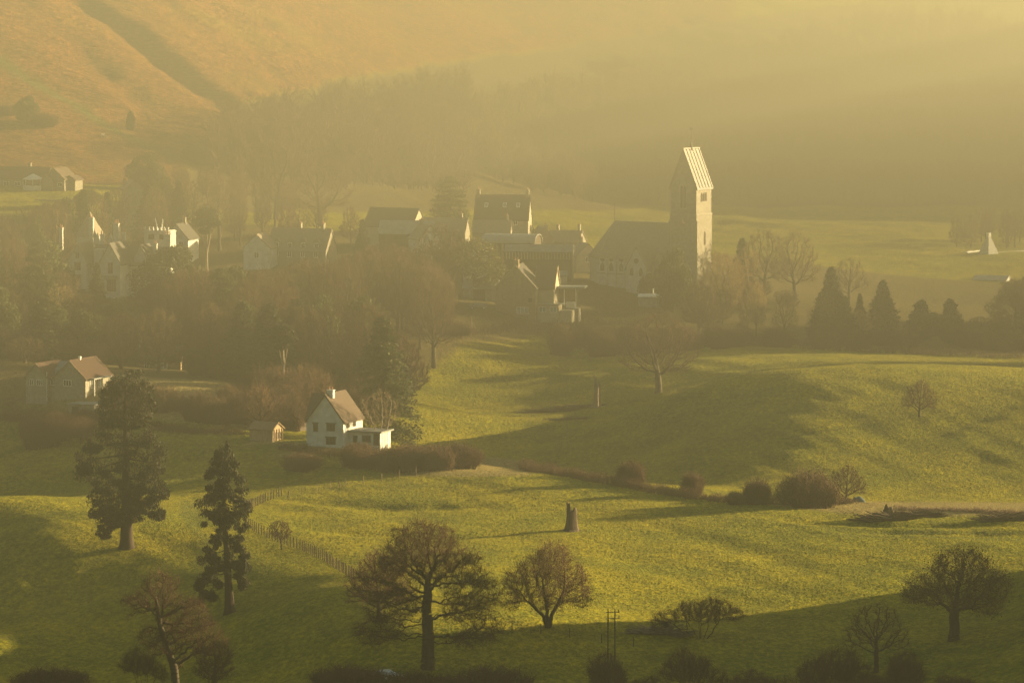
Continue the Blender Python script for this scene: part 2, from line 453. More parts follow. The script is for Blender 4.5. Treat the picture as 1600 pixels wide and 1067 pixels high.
M_LEAF_IVY = mat("leaf_ivy", (0.14, 0.14, 0.030), (0.055, 0.058, 0.016), 0.8, 0.7, trans=0.25)
M_LEAF_RUSSET = mat("leaf_russet", (0.14, 0.058, 0.020), (0.060, 0.026, 0.011), 0.7, 0.85, trans=0.2)
M_DEAD = mat("dead_wood", (0.10, 0.070, 0.045), (0.035, 0.024, 0.017), 1.5, 0.95, 0.8, 7, stretch=(1, 1, 0.2))
M_DEAD_PALE = mat("weathered_wood", (0.24, 0.18, 0.115), (0.13, 0.10, 0.065), 1.5, 0.95, 0.5, 7, stretch=(1, 1, 0.2))

# ------------------------------------------------------------------ branch meshes
def tubes(p0, p1, r0, r1, k=3, seed=0):
    """vectorised prisms: one per segment, k sides"""
    p0 = np.asarray(p0, float); p1 = np.asarray(p1, float); n = len(p0)
    d = p1 - p0; L = np.linalg.norm(d, axis=1, keepdims=True) + 1e-9; d = d / L
    up = np.where(np.abs(d[:, 2:3]) > 0.9, np.array([[1.0, 0, 0]]), np.array([[0, 0, 1.0]]))
    a = np.cross(d, up); a /= np.linalg.norm(a, axis=1, keepdims=True) + 1e-9
    b = np.cross(d, a)
    an = np.arange(k) * 2 * np.pi / k
    ring = a[:, None] * np.cos(an)[None, :, None] + b[:, None] * np.sin(an)[None, :, None]
    v0 = p0[:, None] + ring * np.asarray(r0)[:, None, None]
    v1 = p1[:, None] + ring * np.asarray(r1)[:, None, None]
    v = np.concatenate([v0, v1], 1).reshape(-1, 3)
    base = np.arange(n)[:, None] * 2 * k
    i = np.arange(k); j = (i + 1) % k
    f = np.stack([i, j, j + k, i + k], -1)[None] + base[:, :, None]
    return v, f.reshape(-1, 4)
def merge(*vf):
    vs, fs, o = [], [], 0
    for v, f in vf:
        vs.append(v); fs.append(f + o); o += len(v)
    return np.concatenate(vs), np.concatenate(fs)
def leaves(c, size, g, flat=0.0, asp=0.6, hang=0.0):
    """small four-cornered leaf sprays at points c, random attitude"""
    n = len(c)
    u = g.normal(size=(n, 3)); u[:, 2] = u[:, 2] * (1 - flat) - hang; u /= np.linalg.norm(u, axis=1, keepdims=True)
    w = g.normal(size=(n, 3)); w[:, 2] *= (1 - flat)
    w -= u * (w * u).sum(1, keepdims=True); w /= np.linalg.norm(w, axis=1, keepdims=True) + 1e-9
    s = (size * g.uniform(0.6, 1.4, n))[:, None]
    bend = np.cross(u, w) * s * 0.15
    v = np.stack([c - u * s, c - w * s * asp + bend, c + u * s, c + w * s * asp + bend], 1).reshape(-1, 3)
    f = (np.arange(n)[:, None] * 4 + np.arange(4)[None])
    return v, f

def skeleton(seed, ells, trunk, n_attr=900, D=0.5, kill=0.9, infl=6.0, trop=0.05, wander=0.25, shell=0.35, maxit=170, starts=None):
    """space colonisation: ells = crown lobes (cx,cy,cz,rx,ry,rz), trunk = polyline"""
    g = np.random.default_rng(seed)
    E = np.array(ells, float); vol = E[:, 3] * E[:, 4] * E[:, 5]; pr = vol / vol.sum()
    A = []
    while len(A) < n_attr:
        e = E[g.choice(len(E), p=pr)]
        q = g.normal(size=3); q /= np.linalg.norm(q)
        r = g.random() ** (1 / (3 + 6 * shell))
        A.append(e[:3] + q * r * e[3:6])
    A = np.array(A); A = A[A[:, 2] > 0.35]
    nodes = []; par = []
    for line in ([trunk] if starts is None else starts):
        first = True
        for a, b in zip(line[:-1], line[1:]):
            a = np.array(a, float); b = np.array(b, float); m = max(1, int(np.linalg.norm(b - a) / D))
            if first: nodes.append(a); par.append(-1 if not par else 0); first = False
            for i in range(1, m + 1):
                nodes.append(a + (b - a) * i / m + g.normal(size=3) * 0.03); par.append(len(nodes) - 2)
    N = np.array(nodes)
    near = np.full(len(A), -1); nd = np.full(len(A), 1e9)
    alive = np.ones(len(A), bool); new0 = 0
    for it in range(maxit):
        fresh = N[new0:]
        d = np.linalg.norm(A[:, None] - fresh[None], axis=2)
        k = d.argmin(1); dm = d[np.arange(len(A)), k]
        m = dm < nd; nd[m] = dm[m]; near[m] = k[m] + new0
        alive &= nd > kill
        act = alive & (nd < infl)
        if not act.any():
            if alive.any() and it < 5: act = alive & (nd <= nd[alive].min() + 1)
            else: break
        src = near[act]; dirs = A[act] - N[src]; dirs /= np.linalg.norm(dirs, axis=1, keepdims=True)
        acc = np.zeros((len(N), 3)); np.add.at(acc, src, dirs)
        ids = np.unique(src); v = acc[ids]; v /= np.linalg.norm(v, axis=1, keepdims=True) + 1e-9
        v += g.normal(size=v.shape) * wander; v[:, 2] += trop; v /= np.linalg.norm(v, axis=1, keepdims=True)
        new0 = len(N)
        N = np.concatenate([N, N[ids] + v * D]); par += list(ids)
        if len(N) > 9000: break
    par = np.array(par)
    # radii by the pipe model
    w = np.zeros(len(N)); kids = np.zeros(len(N), int)
    for i in range(len(N) - 1, 0, -1):
        if kids[i] == 0: w[i] = 1
        if par[i] >= 0: w[par[i]] += w[i]; kids[par[i]] += 1
    w[0] = max(w[0], 1)
    return N, par, w, kids

def tree_mesh(name, seed, ells, trunk, base_r, twigs=5, twig_len=1.0, twig_r=0.014, twig_up=0.3, p=0.48, min_r=0.02, thick=0.10,
              m_bark=None, m_twig=None, leaf=None, leaf_n=0, leaf_size=0.18, flare=1.5, droop=0.0, fine=False, **kw):
    """returns list of (part name, mesh)"""
    N, par, w, kids = skeleton(seed, ells, trunk, **kw)
    g = np.random.default_rng(seed + 99)
    r = np.maximum(base_r * (w / w.max()) ** p, min_r)
    i = np.arange(1, len(N)); pa = par[i]; ok = pa >= 0; i = i[ok]; pa = pa[ok]
    r0 = r[pa].copy(); r1 = r[i]
    br = r0 > r1 * 1.6; r0[br] = r1[br] * 1.25           # side branches leave thinner than their parent
    # basal flare
    z = N[:, 2] - N[0, 2]
    fl = 1 + (flare - 1) * np.exp(-z / (base_r * 2.2))
    r0 = r0 * fl[pa]; r1 = r1 * fl[i]
    big = r0 > thick
    vt = tubes(N[pa[big]], N[i[big]], r0[big], r1[big], 7)
    cr = [tubes(N[pa[~big]], N[i[~big]], r0[~big], r1[~big], 3)]
    tips = np.nonzero((w < (7.5 if fine else 2.5)) & (N[:, 2] > N[:, 2].max() * 0.12))[0]
    if twigs > 0:
        src = np.repeat(tips, twigs)
        t0 = N[src] - (N[src] - N[np.maximum(par[src], 0)]) * g.random((len(src), 1))
        od = N[src] - N[np.maximum(par[src], 0)]; od /= np.linalg.norm(od, axis=1, keepdims=True) + 1e-9
        dr = od * 0.9 + g.normal(size=od.shape) * 0.62; dr[:, 2] += twig_up; dr /= np.linalg.norm(dr, axis=1, keepdims=True)
        L = twig_len * g.uniform(0.5, 1.25, len(src))[:, None]
        mid = t0 + dr * L * 0.55
        d2 = dr + g.normal(size=dr.shape) * 0.35; d2[:, 2] += twig_up * 0.4 - droop; d2 /= np.linalg.norm(d2, axis=1, keepdims=True)
        end = mid + d2 * L * 0.55
        o = np.ones(len(src)) * twig_r
        cr.append(tubes(t0, mid, o, o * 0.75, 3)); cr.append(tubes(mid, end, o * 0.75, o * 0.3, 3))
    parts = [("trunk", *vt, m_bark or M_BARK), ("crown", *merge(*cr), m_twig or M_TWIG)]
    if leaf is not None:
        src = tips[g.integers(0, len(tips), leaf_n)]
        c = N[src] + g.normal(size=(leaf_n, 3)) * 0.45
        parts.append(("leaves", *leaves(c, np.full(leaf_n, leaf_size), g), leaf))
    out = []
    zmax = max(float(q[1][:, 2].max()) for q in parts)
    xs = np.concatenate([q[1][:, 0] for q in parts[1:]])
    lo, hi = np.quantile(xs, 0.003), np.quantile(xs, 0.997)
    for nm, v, f, m in parts:
        o = mesh_obj(nm, v, f, m, smooth=(nm == "trunk")); me = o.data
        bpy.data.objects.remove(o); out.append((nm, me))
    return {"parts": out, "h": zmax, "w": float(hi - lo)}

def mesh_parts(parts):
    out = []
    zmax = max(float(q[1][:, 2].max()) for q in parts)
    xs = np.concatenate([q[1][:, 0] for q in parts if q[0] != "trunk"] or [parts[0][1][:, 0]])
    lo, hi = np.quantile(xs, 0.003), np.quantile(xs, 0.997)
    for nm, v, f, m in parts:
        o = mesh_obj(nm, v, f, m, smooth=(nm == "trunk")); me = o.data
        bpy.data.objects.remove(o); out.append((nm, me))
    return {"parts": out, "h": zmax, "w": float(hi - lo)}

# conifer whose shape is a profile of radius against height
def conifer_mesh(seed, H, prof, n_br, per, size, leaf, base_r=0.35, droop=0.25, gap=0.0, spread=0.35, bark=None, inner=0.15, clear=0.06, flat=0.3, tiers=0, lumps=None):
    g = np.random.default_rng(seed)
    hs = [a for a, b in prof]; rs = [b for a, b in prof]
    segs0, segs1, ra, rb, C = [], [], [], [], []
    top = H * 0.97
    trunk = tubes([(0, 0, -0.6), (0, 0, H * 0.05), (0, 0, H * 0.4)], [(0, 0, H * 0.05), (0, 0, H * 0.4), (0, 0, top)],
                  np.array([base_r * 1.7, base_r * 1.1, base_r * 0.65]), np.array([base_r * 1.1, base_r * 0.65, 0.04]), 8)
    for i in range(n_br):
        t = clear + (1 - clear) * (g.random() ** 0.9)
        if tiers: t = (np.round(t * tiers) + g.normal() * 0.10) / tiers
        t = float(np.clip(t, clear, 0.995))
        az = g.random() * 2 * np.pi
        rr = np.interp(t, hs, rs)
        if lumps is not None:
            rr *= 0.72 + 0.5 * abs(vnoise(np.array([az * 1.3 + seed]), np.array([t * lumps]))[0]) + 0.15 * g.random()
        else: rr *= g.uniform(0.72, 1.08)
        if g.random() < gap: continue
        z0 = t * H; z1 = z0 - droop * rr + g.normal() * 0.1
        p0 = np.array([0, 0, z0 + 0.1 * rr]); p1 = np.array([math.cos(az) * rr, math.sin(az) * rr, z1])
        segs0.append(p0); segs1.append(p1); ra.append(0.03 + 0.012 * rr); rb.append(0.012)
        s = inner + (1 - inner) * g.random(per) ** 0.6
        q = p0 + (p1 - p0) * s[:, None]
        wd = spread * (0.35 + 0.65 * (1 - np.abs(s - 0.7))) * (0.5 + 0.12 * rr)
        q += g.normal(size=(per, 3)) * (wd[:, None] * np.array([1, 1, 0.55]))
        q[:, 2] -= 0.15 * rr * s ** 2 * droop
        C.append(q)
    br = tubes(segs0, segs1, np.array(ra), np.array(rb), 3)
    C = np.concatenate(C)
    lv = leaves(C, np.full(len(C), size), g, flat)
    return mesh_parts([("trunk", *merge(trunk, br), bark or M_BARK), ("crown", *lv, leaf)])

# rounded evergreens and bushes: leaf sprays round the surface of uneven lobes
def lobes_mesh(seed, lobes, n, size, leaf, stem_h=1.0, base_r=0.3, bark=None, twig=None, twig_n=0, fuzz=0.12):
    g = np.random.default_rng(seed)
    E = np.array(lobes, float); ar = (E[:, 3] * E[:, 5]) ** 0.9; pr = ar / ar.sum()
    k = g.choice(len(E), n, p=pr)
    q = g.normal(size=(n, 3)); q /= np.linalg.norm(q, axis=1, keepdims=True)
    u = vnoise(q[:, 0] * 2.3 + k * 7, q[:, 1] * 2.3 + q[:, 2] * 3.1)
    r = (0.55 + 0.45 * g.random(n) ** 0.45) * (1 + 0.16 * u) + g.normal(size=n) * fuzz * 0.3
    c = E[k, :3] + q * r[:, None] * E[k, 3:6]
    c = c[c[:, 2] > 0.15]
    parts = []
    cz = E[:, 2].min()
    trunk = tubes([(0, 0, -0.6), (0, 0, stem_h * 0.5)], [(0, 0, stem_h * 0.5), (0, 0, max(stem_h, cz))], np.array([base_r * 1.4, base_r]), np.array([base_r, base_r * 0.6]), 7)
    limbs = tubes(np.repeat([(0, 0, stem_h * 0.5)], len(E), 0), E[:, :3], np.full(len(E), base_r * 0.5), np.full(len(E), 0.05), 5)
    parts.append(("trunk", *merge(trunk, limbs), bark or M_BARK))
    parts.append(("crown", *leaves(c, np.full(len(c), size), g), leaf))
    return mesh_parts(parts)

def thicket_mesh(seed, W, H, stems, twig, n_tw=12, r=0.02, dep=None, arch=0.3, tl=None):
    """many-stemmed bare bush or bramble"""
    g = np.random.default_rng(seed); dep = dep or W
    rt = np.stack([g.uniform(-0.36, 0.36, stems) * W, g.uniform(-0.36, 0.36, stems) * dep, np.full(stems, -0.15)], 1)
    az = g.random(stems) * 2 * np.pi
    edge = np.sqrt((rt[:, 0] / (W * 0.5)) ** 2 + (rt[:, 1] / (dep * 0.5)) ** 2)
    hh = H * (1 - 0.55 * edge ** 2) * g.uniform(0.55, 1.0, stems)
    lean = np.stack([rt[:, 0] * 0.30 + np.cos(az) * H * 0.12, rt[:, 1] * 0.30 + np.sin(az) * H * 0.12, hh], 1)
    m = rt + lean * np.array([0.45, 0.45, 0.6]); e = rt + lean
    m[:, 2] = np.maximum(m[:, 2], 0.1)
    o = np.ones(stems) * r * 1.8
    vf = [tubes(rt, m, o * 1.5, o, 3), tubes(m, e, o, o * 0.5, 3)]
    src = g.integers(0, stems, stems * n_tw); s = g.uniform(0.1, 1, len(src))[:, None]
    p = np.where(s < 0.5, rt[src] + (m[src] - rt[src]) * s * 2, m[src] + (e[src] - m[src]) * (s - 0.5) * 2)
    d = g.normal(size=p.shape) * 0.8; d[:, 2] = np.abs(d[:, 2]) * 0.9 + 0.25; d /= np.linalg.norm(d, axis=1, keepdims=True)
    L = (tl or H * 0.24) * g.uniform(0.4, 1.2, len(src))[:, None]
    q = p + d * L; d2 = d + g.normal(size=d.shape) * 0.5; d2[:, 2] -= arch; e2 = q + d2 * L * 0.6
    o = np.ones(len(src)) * r
    vf += [tubes(p, q, o, o * 0.8, 3), tubes(q, e2, o * 0.8, o * 0.3, 3)]
    k = len(vf[0][0])
    return mesh_parts([("crown", *merge(*vf), twig)])

USED = {}
def plant(kind, name, px, d, top, width, label=None, cat="tree", group=None, rz=None, base=None, flip=1, depth=1.0, sink=0.0):
    """stand one tree at distance d; top = photo row of its tip, width = photo pixels across"""
    P = PROTO[kind]() if callable(PROTO[kind]) else PROTO[kind]
    PROTO[kind] = P
    x = x_at(px, d); z = gz(x, d) - sink
    h = max(0.8, z_at(top, d) - z); w = width / ppm(d)
    root = empty(name, (x, d, z), rz if rz is not None else random.uniform(-0.35, 0.35) + (math.pi if random.random() < 0.5 else 0))
    sx = w / P["w"]; sz = h / P["h"]
    tag(root, label, cat, group)
    for nm, me in P["parts"]:
        c = bpy.data.objects.new(nm, me); COL.objects.link(c); c.parent = root
        c.scale = (sx * flip, sx * depth, sz)
    return root

# ------------------------------------------------------------------ prototypes
def P_oak():       # the big spreading oak of the foreground
    return tree_mesh("oak", 11, [(-0.6,0,13.6,4.6,4.4,3.7),(-2.8,0,11.6,3.6,4.0,3.0),(3.2,0.2,11.6,3.2,4,2.8),(-6.1,0.5,9.7,2.6,3.2,2.4),(-3.8,0,7.6,3.6,4,2.0),
                      (5.2,0,9.0,3.4,4,2.2),(6.3,-0.5,5.0,2.6,3.0,1.3),(4.5,0,6.8,3.2,4,1.5),(-5.2,0,4.4,3.2,3.4,1.6),(4.6,0.3,3.6,3.4,3,1.0)],
                     [(0,0,-0.6),(0.05,0,4),(-0.15,0.1,7.0),(0.1,0,9.8)], 0.66, fine=True, twigs=8, twig_len=1.05, twig_r=0.012, n_attr=2500, D=0.33, kill=0.58, infl=5, trop=0.03, wander=0.50, shell=0.1, min_r=0.022, thick=0.11, p=0.56, twig_up=0.15)
def P_ash():
    return tree_mesh("ash", 21, [(0,0,12,4.4,4.4,5.6),(2.2,0,9,3.8,3.8,3.8),(-2.4,0,9,3.8,3.8,4.0)], [(0,0,-0.6),(0.1,0,3.2),(0,0.1,6)], 0.42,
                     twigs=5, twig_len=1.3, twig_r=0.020, n_attr=900, D=0.5, kill=0.95, trop=0.14, wander=0.2, twig_up=0.55)
def P_beech():
    return tree_mesh("beech", 31, [(0,0,13,6.5,6.5,6.6),(-3.5,0,9,5,5,4.5),(3.8,0,9,4.8,5,4.6)], [(0,0,-0.6),(0,0,2.5),(0.2,0,5)], 0.62,
                     twigs=5, twig_len=1.5, twig_r=0.022, n_attr=1300, D=0.55, kill=1.0, infl=7, trop=0.18, wander=0.14, twig_up=0.6)
def P_elm():
    return tree_mesh("elm", 41, [(0.3,0,14,3.2,3.4,5.0),(-1.2,0,8.5,3.2,3.2,4.0),(1.8,0,9,2.6,3,3.2)], [(0,0,-0.6),(0,0,4),(0.3,0,9)], 0.36,
                     twigs=5, twig_len=1.3, twig_r=0.020, n_attr=750, D=0.5, kill=0.95, trop=0.2, wander=0.16, twig_up=0.7)
def P_round():
    return tree_mesh("round", 51, [(0.6,0,7.6,2.8,3.4,3.2),(-2.2,0,6.4,2.6,3.0,2.6),(-3.6,0,4.0,2.2,3.0,1.8),(3.4,0,5.4,2.2,3.0,2.4),(1.0,0,4.0,3.4,3.4,1.8),(4.2,0,3.2,1.4,2,1.0)], [(0,0,-0.5),(0,0,1.6),(0.1,0,2.6)], 0.36,
                     fine=True, twigs=7, twig_len=1.0, twig_r=0.013, n_attr=1100, D=0.36, kill=0.66, trop=0.10, wander=0.25, twig_up=0.3, m_twig=M_TWIG_RED)
def P_fanbush():   # wide fan of many stems from the ground
    st = [[(x * .25,y * .3,-0.4),(x,y,1.5)] for x, y in ((0,0),(0.9,0.2),(-0.8,0.1),(1.9,-0.2),(-1.7,0.3),(0.3,0.9),(2.6,0.2))]
    return tree_mesh("fan", 61, [(0,0,4.6,3.6,3.2,1.8),(-1.8,0,5.8,2.2,2.6,1.7),(1.6,0,5.4,2.0,2.6,1.4),(-4.4,0,4.4,1.7,2.2,1.4),(4.4,0,4.0,2.0,2.4,1.3),(5.8,0,2.9,1.3,1.6,0.9)], None, 0.2, p=0.58, starts=st,
                     fine=True, twigs=10, twig_len=1.2, twig_r=0.012, n_attr=1300, D=0.34, kill=0.62, trop=0.06, wander=0.22, twig_up=0.45)
def P_russet():
    st = [[(0,0,-0.5),(0.1,0,1.6),(0.3,0,4.5)],[(0,0,-0.5),(-0.4,0,1.8),(-1.4,0.2,4.2)],[(0,0,-0.5),(0.5,0,1.7),(2.2,-0.2,3.8)]]
    return tree_mesh("russet", 71, [(-0.6,0,9.4,2.4,3.0,2.6),(1.6,0,8.2,2.2,3.0,2.2),(-2.8,0,7.0,2.0,2.8,2.2),(3.6,0,6.4,2.2,2.8,2.4),(-3.8,0,4.4,1.9,2.4,1.9),(0,0,5,3.2,3.4,2.6),(4.4,0,4.0,1.6,2.2,1.6)], None, 0.42, starts=st, p=0.6,
                     fine=True, twigs=9, twig_len=1.2, twig_r=0.012, n_attr=1300, D=0.34, kill=0.62, trop=0.12, wander=0.28, twig_up=0.4, m_bark=M_BARK, m_twig=M_TWIG_RED, leaf=M_LEAF_RUSSET, leaf_n=5200, leaf_size=0.085)
def P_russet_wide():
    return tree_mesh("russet_wide", 73, [(0.8,0,9.4,3.6,3.8,2.7),(-3.4,0,6.6,2.6,3.2,2.2),(4.0,0,6.8,2.6,3.2,2.8),(0,0,6.4,4.6,4,2.4),(-4.6,0,5.6,1.5,2,1.2),(3.4,0,4.0,2.0,2,1.0)],
                     [(0,0,-0.5),(0.1,0,1.6),(0.0,0,3.6)], 0.55, p=0.58, fine=True, twigs=6, twig_len=1.0, twig_r=0.012, n_attr=1400, D=0.34, kill=0.62, trop=0.05, wander=0.34, twig_up=0.3, m_twig=M_TWIG_RED,
                     leaf=M_LEAF_RUSSET, leaf_n=5000, leaf_size=0.10)
def P_gnarl():
    return tree_mesh("gnarl", 81, [(-1.2,0,9.4,3.0,3,2.6),(-4.0,0,8.6,2.2,2.6,1.3),(2.6,0,7.2,3.0,3,2.2),(0,0,5.2,4.4,3.4,2.2),(4.6,0,5.0,2.6,3,1.8)],
                     [(0.6,0,-0.5),(0.4,0,2.2),(-0.9,0,5.4),(-1.6,0,7.6)], 0.48, fine=True, twigs=7, twig_len=1.0, twig_r=0.012, n_attr=1000, D=0.34, kill=0.66, trop=0.0, wander=0.55, twig_up=0.15, p=0.5)
def P_willow():
    return tree_mesh("willow", 91, [(0,0,9,4.6,4.6,4.6),(2,0,6,4,4,3),(-2.4,0,6,4,4,3)], [(0,0,-0.5),(0,0,2.5)], 0.4, twigs=10, twig_len=1.9, twig_r=0.020,
                     n_attr=800, D=0.5, kill=0.95, trop=0.1, wander=0.2, twig_up=-0.25, droop=0.9, m_twig=M_TWIG_GOLD)
def P_birch():
    return tree_mesh("birch", 95, [(0,0,10,2.4,2.4,5.2),(0,0,5.6,2.6,2.6,3)], [(0,0,-0.5),(0,0,5),(0.2,0,9)], 0.2, twigs=7, twig_len=1.2, twig_r=0.018,
                     n_attr=500, D=0.5, kill=0.95, trop=0.22, wander=0.16, twig_up=0.3, droop=0.3, m_twig=M_TWIG_GOLD, m_bark=M_BARK_PALE, thick=0.06)
def P_pale():
    st = [[(0,0,-0.4),(x,0,1.5)] for x in (-0.3,0.1,0.5)]
    return tree_mesh("pale", 97, [(0,0,5.4,2.6,2.4,3.0)], None, 0.16, starts=st, twigs=4, twig_len=0.8, twig_r=0.018, n_attr=420, D=0.36, kill=0.75, trop=0.16, wander=0.18, twig_up=0.6, m_twig=M_TWIG_PALE, m_bark=M_BARK_PALE, thick=0.05)
def P_hawthorn():
    return tree_mesh("hawthorn", 99, [(0.4,0,3.1,2.2,2.2,1.5),(-0.8,0,2.7,1.4,1.6,1.1)], [(0,0,-0.4),(0.1,0,1.2)], 0.16, twigs=7, twig_len=0.45, twig_r=0.012, n_attr=600, D=0.2, kill=0.36, trop=0.03, wander=0.35, twig_up=0.2, thick=0.05)
def P_ivy():
    return tree_mesh("ivy", 101, [(0,0,11,4.0,4.2,5.0),(2,0,8,3.6,3.6,4.0)], [(0,0,-0.6),(0.1,0,3.2),(0,0.1,7)], 0.4, twigs=5, twig_len=1.3, twig_r=0.02, n_attr=700, D=0.5, kill=0.95, trop=0.14, wander=0.2, leaf=M_LEAF_IVY, leaf_n=3800, leaf_size=0.22)
def P_seq_big():
    # the broad giant redwood: heavy lumps of foliage on a thick tapering trunk
    lob = [(-1.0,0,27.0,2.3,2.1,2.0),(1.2,0,27.0,2.2,2.1,2.2),(-1.9,0,25.2,2.2,2.2,1.8),(2.2,0,25.0,2.4,2.2,2.0),(-2.4,0,23.2,2.2,2.0,1.5),(2.7,0,22.4,2.6,2.3,1.7),(-0.6,0,22,2.6,2.6,1.7),(2.8,.3,20.6,2.2,2,1.3),(-2.6,0,21.2,1.8,2,1.2),
           (-2.2,0,19.6,2.7,2.5,1.6),(1.4,0,18.2,3.0,2.8,1.9),(3.4,0,16.4,2.6,2.4,2.0),(-1.4,0,16.4,3.2,3,2.0),(4.2,0,14.0,2.2,2.4,2.3),(1.2,0,13.6,3.2,3,2.2),(-3.0,0,13.6,2.8,2.6,1.8),
           (-5.8,0,14.6,2.0,2,2.4),(-6.6,0,12.2,1.8,1.8,1.8),(-5.0,.2,16.6,1.4,1.4,1.3),(3.6,0,10.9,2.2,2.2,1.9),(0.5,0,10.2,2.8,2.8,2.0),(-2.6,0,10.3,2.9,2.6,2.0),(-4.2,0,7.8,2.4,2.3,2.1),(-1.8,0,7.2,2.5,2.4,2.0),
           (2.2,0,7.4,2.3,2.2,1.6),(3.9,0,6.8,1.9,2.0,1.7),(-3.6,0,5.4,2.1,2,1.6),(-1.4,0,4.7,1.4,1.4,1.3),(-2.6,0.2,3.9,1.7,1.6,1.3),(0.8,1.0,5.2,1.6,1.4,1.3),(1.8,-0.4,9.0,2.2,2,1.6),(4.4,0.2,8.8,1.9,1.8,1.7),(-3.4,0,3.0,1.3,1.2,1.2),(4.6,0,5.4,1.3,1.3,1.2),(-0.6,-1.6,6.6,1.8,1.4,2.0),(0.4,-1.8,10.4,2.0,1.4,2.0)]
    g = np.random.default_rng(5)
    E = np.array(lob)
    extra = []
    for e in E:                                  # break each mass into smaller hanging tufts
        for _ in range(9):
            q = g.normal(size=3); q /= np.linalg.norm(q)
            c = e[:3] + q * e[3:6] * 0.85
            extra.append((*c, *(e[3:6] * g.uniform(0.26, 0.44))))
    X = np.array(extra); n = 30000
    k = g.choice(len(X), n); q = g.normal(size=(n, 3)); q /= np.linalg.norm(q, axis=1, keepdims=True)
    c = X[k, :3] + q * (g.random(n) ** 0.4)[:, None] * X[k, 3:6]; c[:, 2] -= 0.12 * g.random(n)
    n2 = 7000; k2 = g.choice(len(E), n2); q2 = g.normal(size=(n2, 3)); q2 /= np.linalg.norm(q2, axis=1, keepdims=True)
    c = np.concatenate([c, E[k2, :3] + q2 * (g.random(n2) ** 0.5 * 0.85)[:, None] * E[k2, 3:6]])
    c = c[(np.abs(c[:, 2] - 19.2) > 0.25) | (g.random(len(c)) > 0.5)]
    lv = leaves(c, np.full(len(c), 0.24), g, asp=0.32, hang=1.4)
    zs = [-0.8, 0.4, 1.6, 4, 9, 16, 23, 28]; rs = [1.6, 1.2, 1.0, 0.88, 0.72, 0.5, 0.28, 0.08]
    tr = tubes([(0.06 * z, 0, z) for z in [0]*7], [(0, 0, 0)] * 7, np.ones(7), np.ones(7), 12) if False else \
         tubes([(0, 0, z) for z in zs[:-1]], [(0, 0, z) for z in zs[1:]], np.array(rs[:-1]), np.array(rs[1:]), 14)
    lb = tubes(np.stack([0 * E[:, 0], 0 * E[:, 0], E[:, 2] + 0.8], 1), E[:, :3], np.full(len(E), 0.2), np.full(len(E), 0.06), 5)
    return mesh_parts([("trunk", *merge(tr, lb), M_BARK_RED), ("crown", *lv, M_LEAF_SEQ)])
def P_seq_slim():
    lob = [(0.0,0,22.6,0.9,0.9,1.5),(-0.5,0,21.2,1.1,1,0.8),(0.9,0,20.7,1.1,1,0.9),(-0.9,0,19.4,1.3,1,0.9),(1.1,0,19.0,1.2,1,1.0),(-1.4,0,17.6,1.2,1.1,0.9),(1.4,0,17.3,1.3,1.2,0.8),(-0.4,0,17.9,1,1,0.9),
           (-2.0,0,15.9,1.4,1.2,0.9),(1.7,0,15.6,1.5,1.2,0.8),(-0.9,0,14.6,1.3,1.2,0.8),(2.0,0,13.6,1.2,1.2,0.9),(-1.7,0,13.2,1.1,1,0.7),(1.2,0,12.2,1.1,1,0.7),(-1.2,0,11.3,1.0,1,0.6),
           (1.9,0,10.2,1.1,1,0.7),(-1.5,0,8.9,1.2,1,0.7),(2.2,0,8.4,1.2,1,0.8),(-2.1,0,7.4,1.3,1.2,0.9),(1.6,0,6.9,1.0,1,0.7),(3.0,0,6.4,0.9,1,0.9),(-2.6,0,5.6,1.3,1.2,1.1),(-3.3,0,4.2,1.0,1,1.1),(-2.2,0,3.9,1.0,1,0.9),(2.8,.2,5.2,.7,.8,.7)]
    g = np.random.default_rng(15); E = np.array(lob); E[:, 0] *= 0.85; E[:, 3:5] *= 1.25; E[:, 5] *= 1.5; extra = []
    for e in E:
        for _ in range(8):
            q = g.normal(size=3); q /= np.linalg.norm(q)
            extra.append((*(e[:3] + q * e[3:6] * 1.0), *(e[3:6] * g.uniform(0.3, 0.62))))
    X = np.array(extra); n = 30000
    k = g.choice(len(X), n); q = g.normal(size=(n, 3)); q /= np.linalg.norm(q, axis=1, keepdims=True)
    c = X[k, :3] + q * (g.random(n) ** 0.45)[:, None] * X[k, 3:6]
    lv = leaves(c, np.full(len(c), 0.22), g, asp=0.30, hang=1.4)
    zs = [-0.8, 0.3, 1.4, 4, 9, 15, 20, 23.4]; rs = [1.45, 1.0, 0.72, 0.56, 0.42, 0.28, 0.15, 0.04]
    tx = lambda z: 0.9 - 0.045 * z
    tr = tubes([(tx(z), 0, z) for z in zs[:-1]], [(tx(z), 0, z) for z in zs[1:]], np.array(rs[:-1]), np.array(rs[1:]), 12)
    lb = tubes(np.stack([tx(E[:, 2]), 0 * E[:, 0], E[:, 2] + 0.6], 1), E[:, :3], np.full(len(E), 0.10), np.full(len(E), 0.03), 5)
    lv = (lv[0] + np.array([0.15, 0, 0]), lv[1])
    return mesh_parts([("trunk", *merge(tr, lb), M_BARK_RED), ("crown", *lv, M_LEAF_SEQ)])
def P_cone():
    return conifer_mesh(201, 12, [(0,0.8),(0.08,3.0),(0.3,2.7),(0.6,1.7),(0.85,0.75),(1,0.1)], 420, 34, 0.17, M_LEAF_DARK, 0.2, 0.12, spread=0.30, clear=0.02)
def P_cypress():
    return conifer_mesh(203, 11, [(0,2.4),(0.2,2.9),(0.5,2.4),(0.75,1.5),(0.92,0.8),(1,0.25)], 460, 34, 0.16, M_LEAF_DARK, 0.2, -0.35, spread=0.28, clear=0.01, lumps=7)
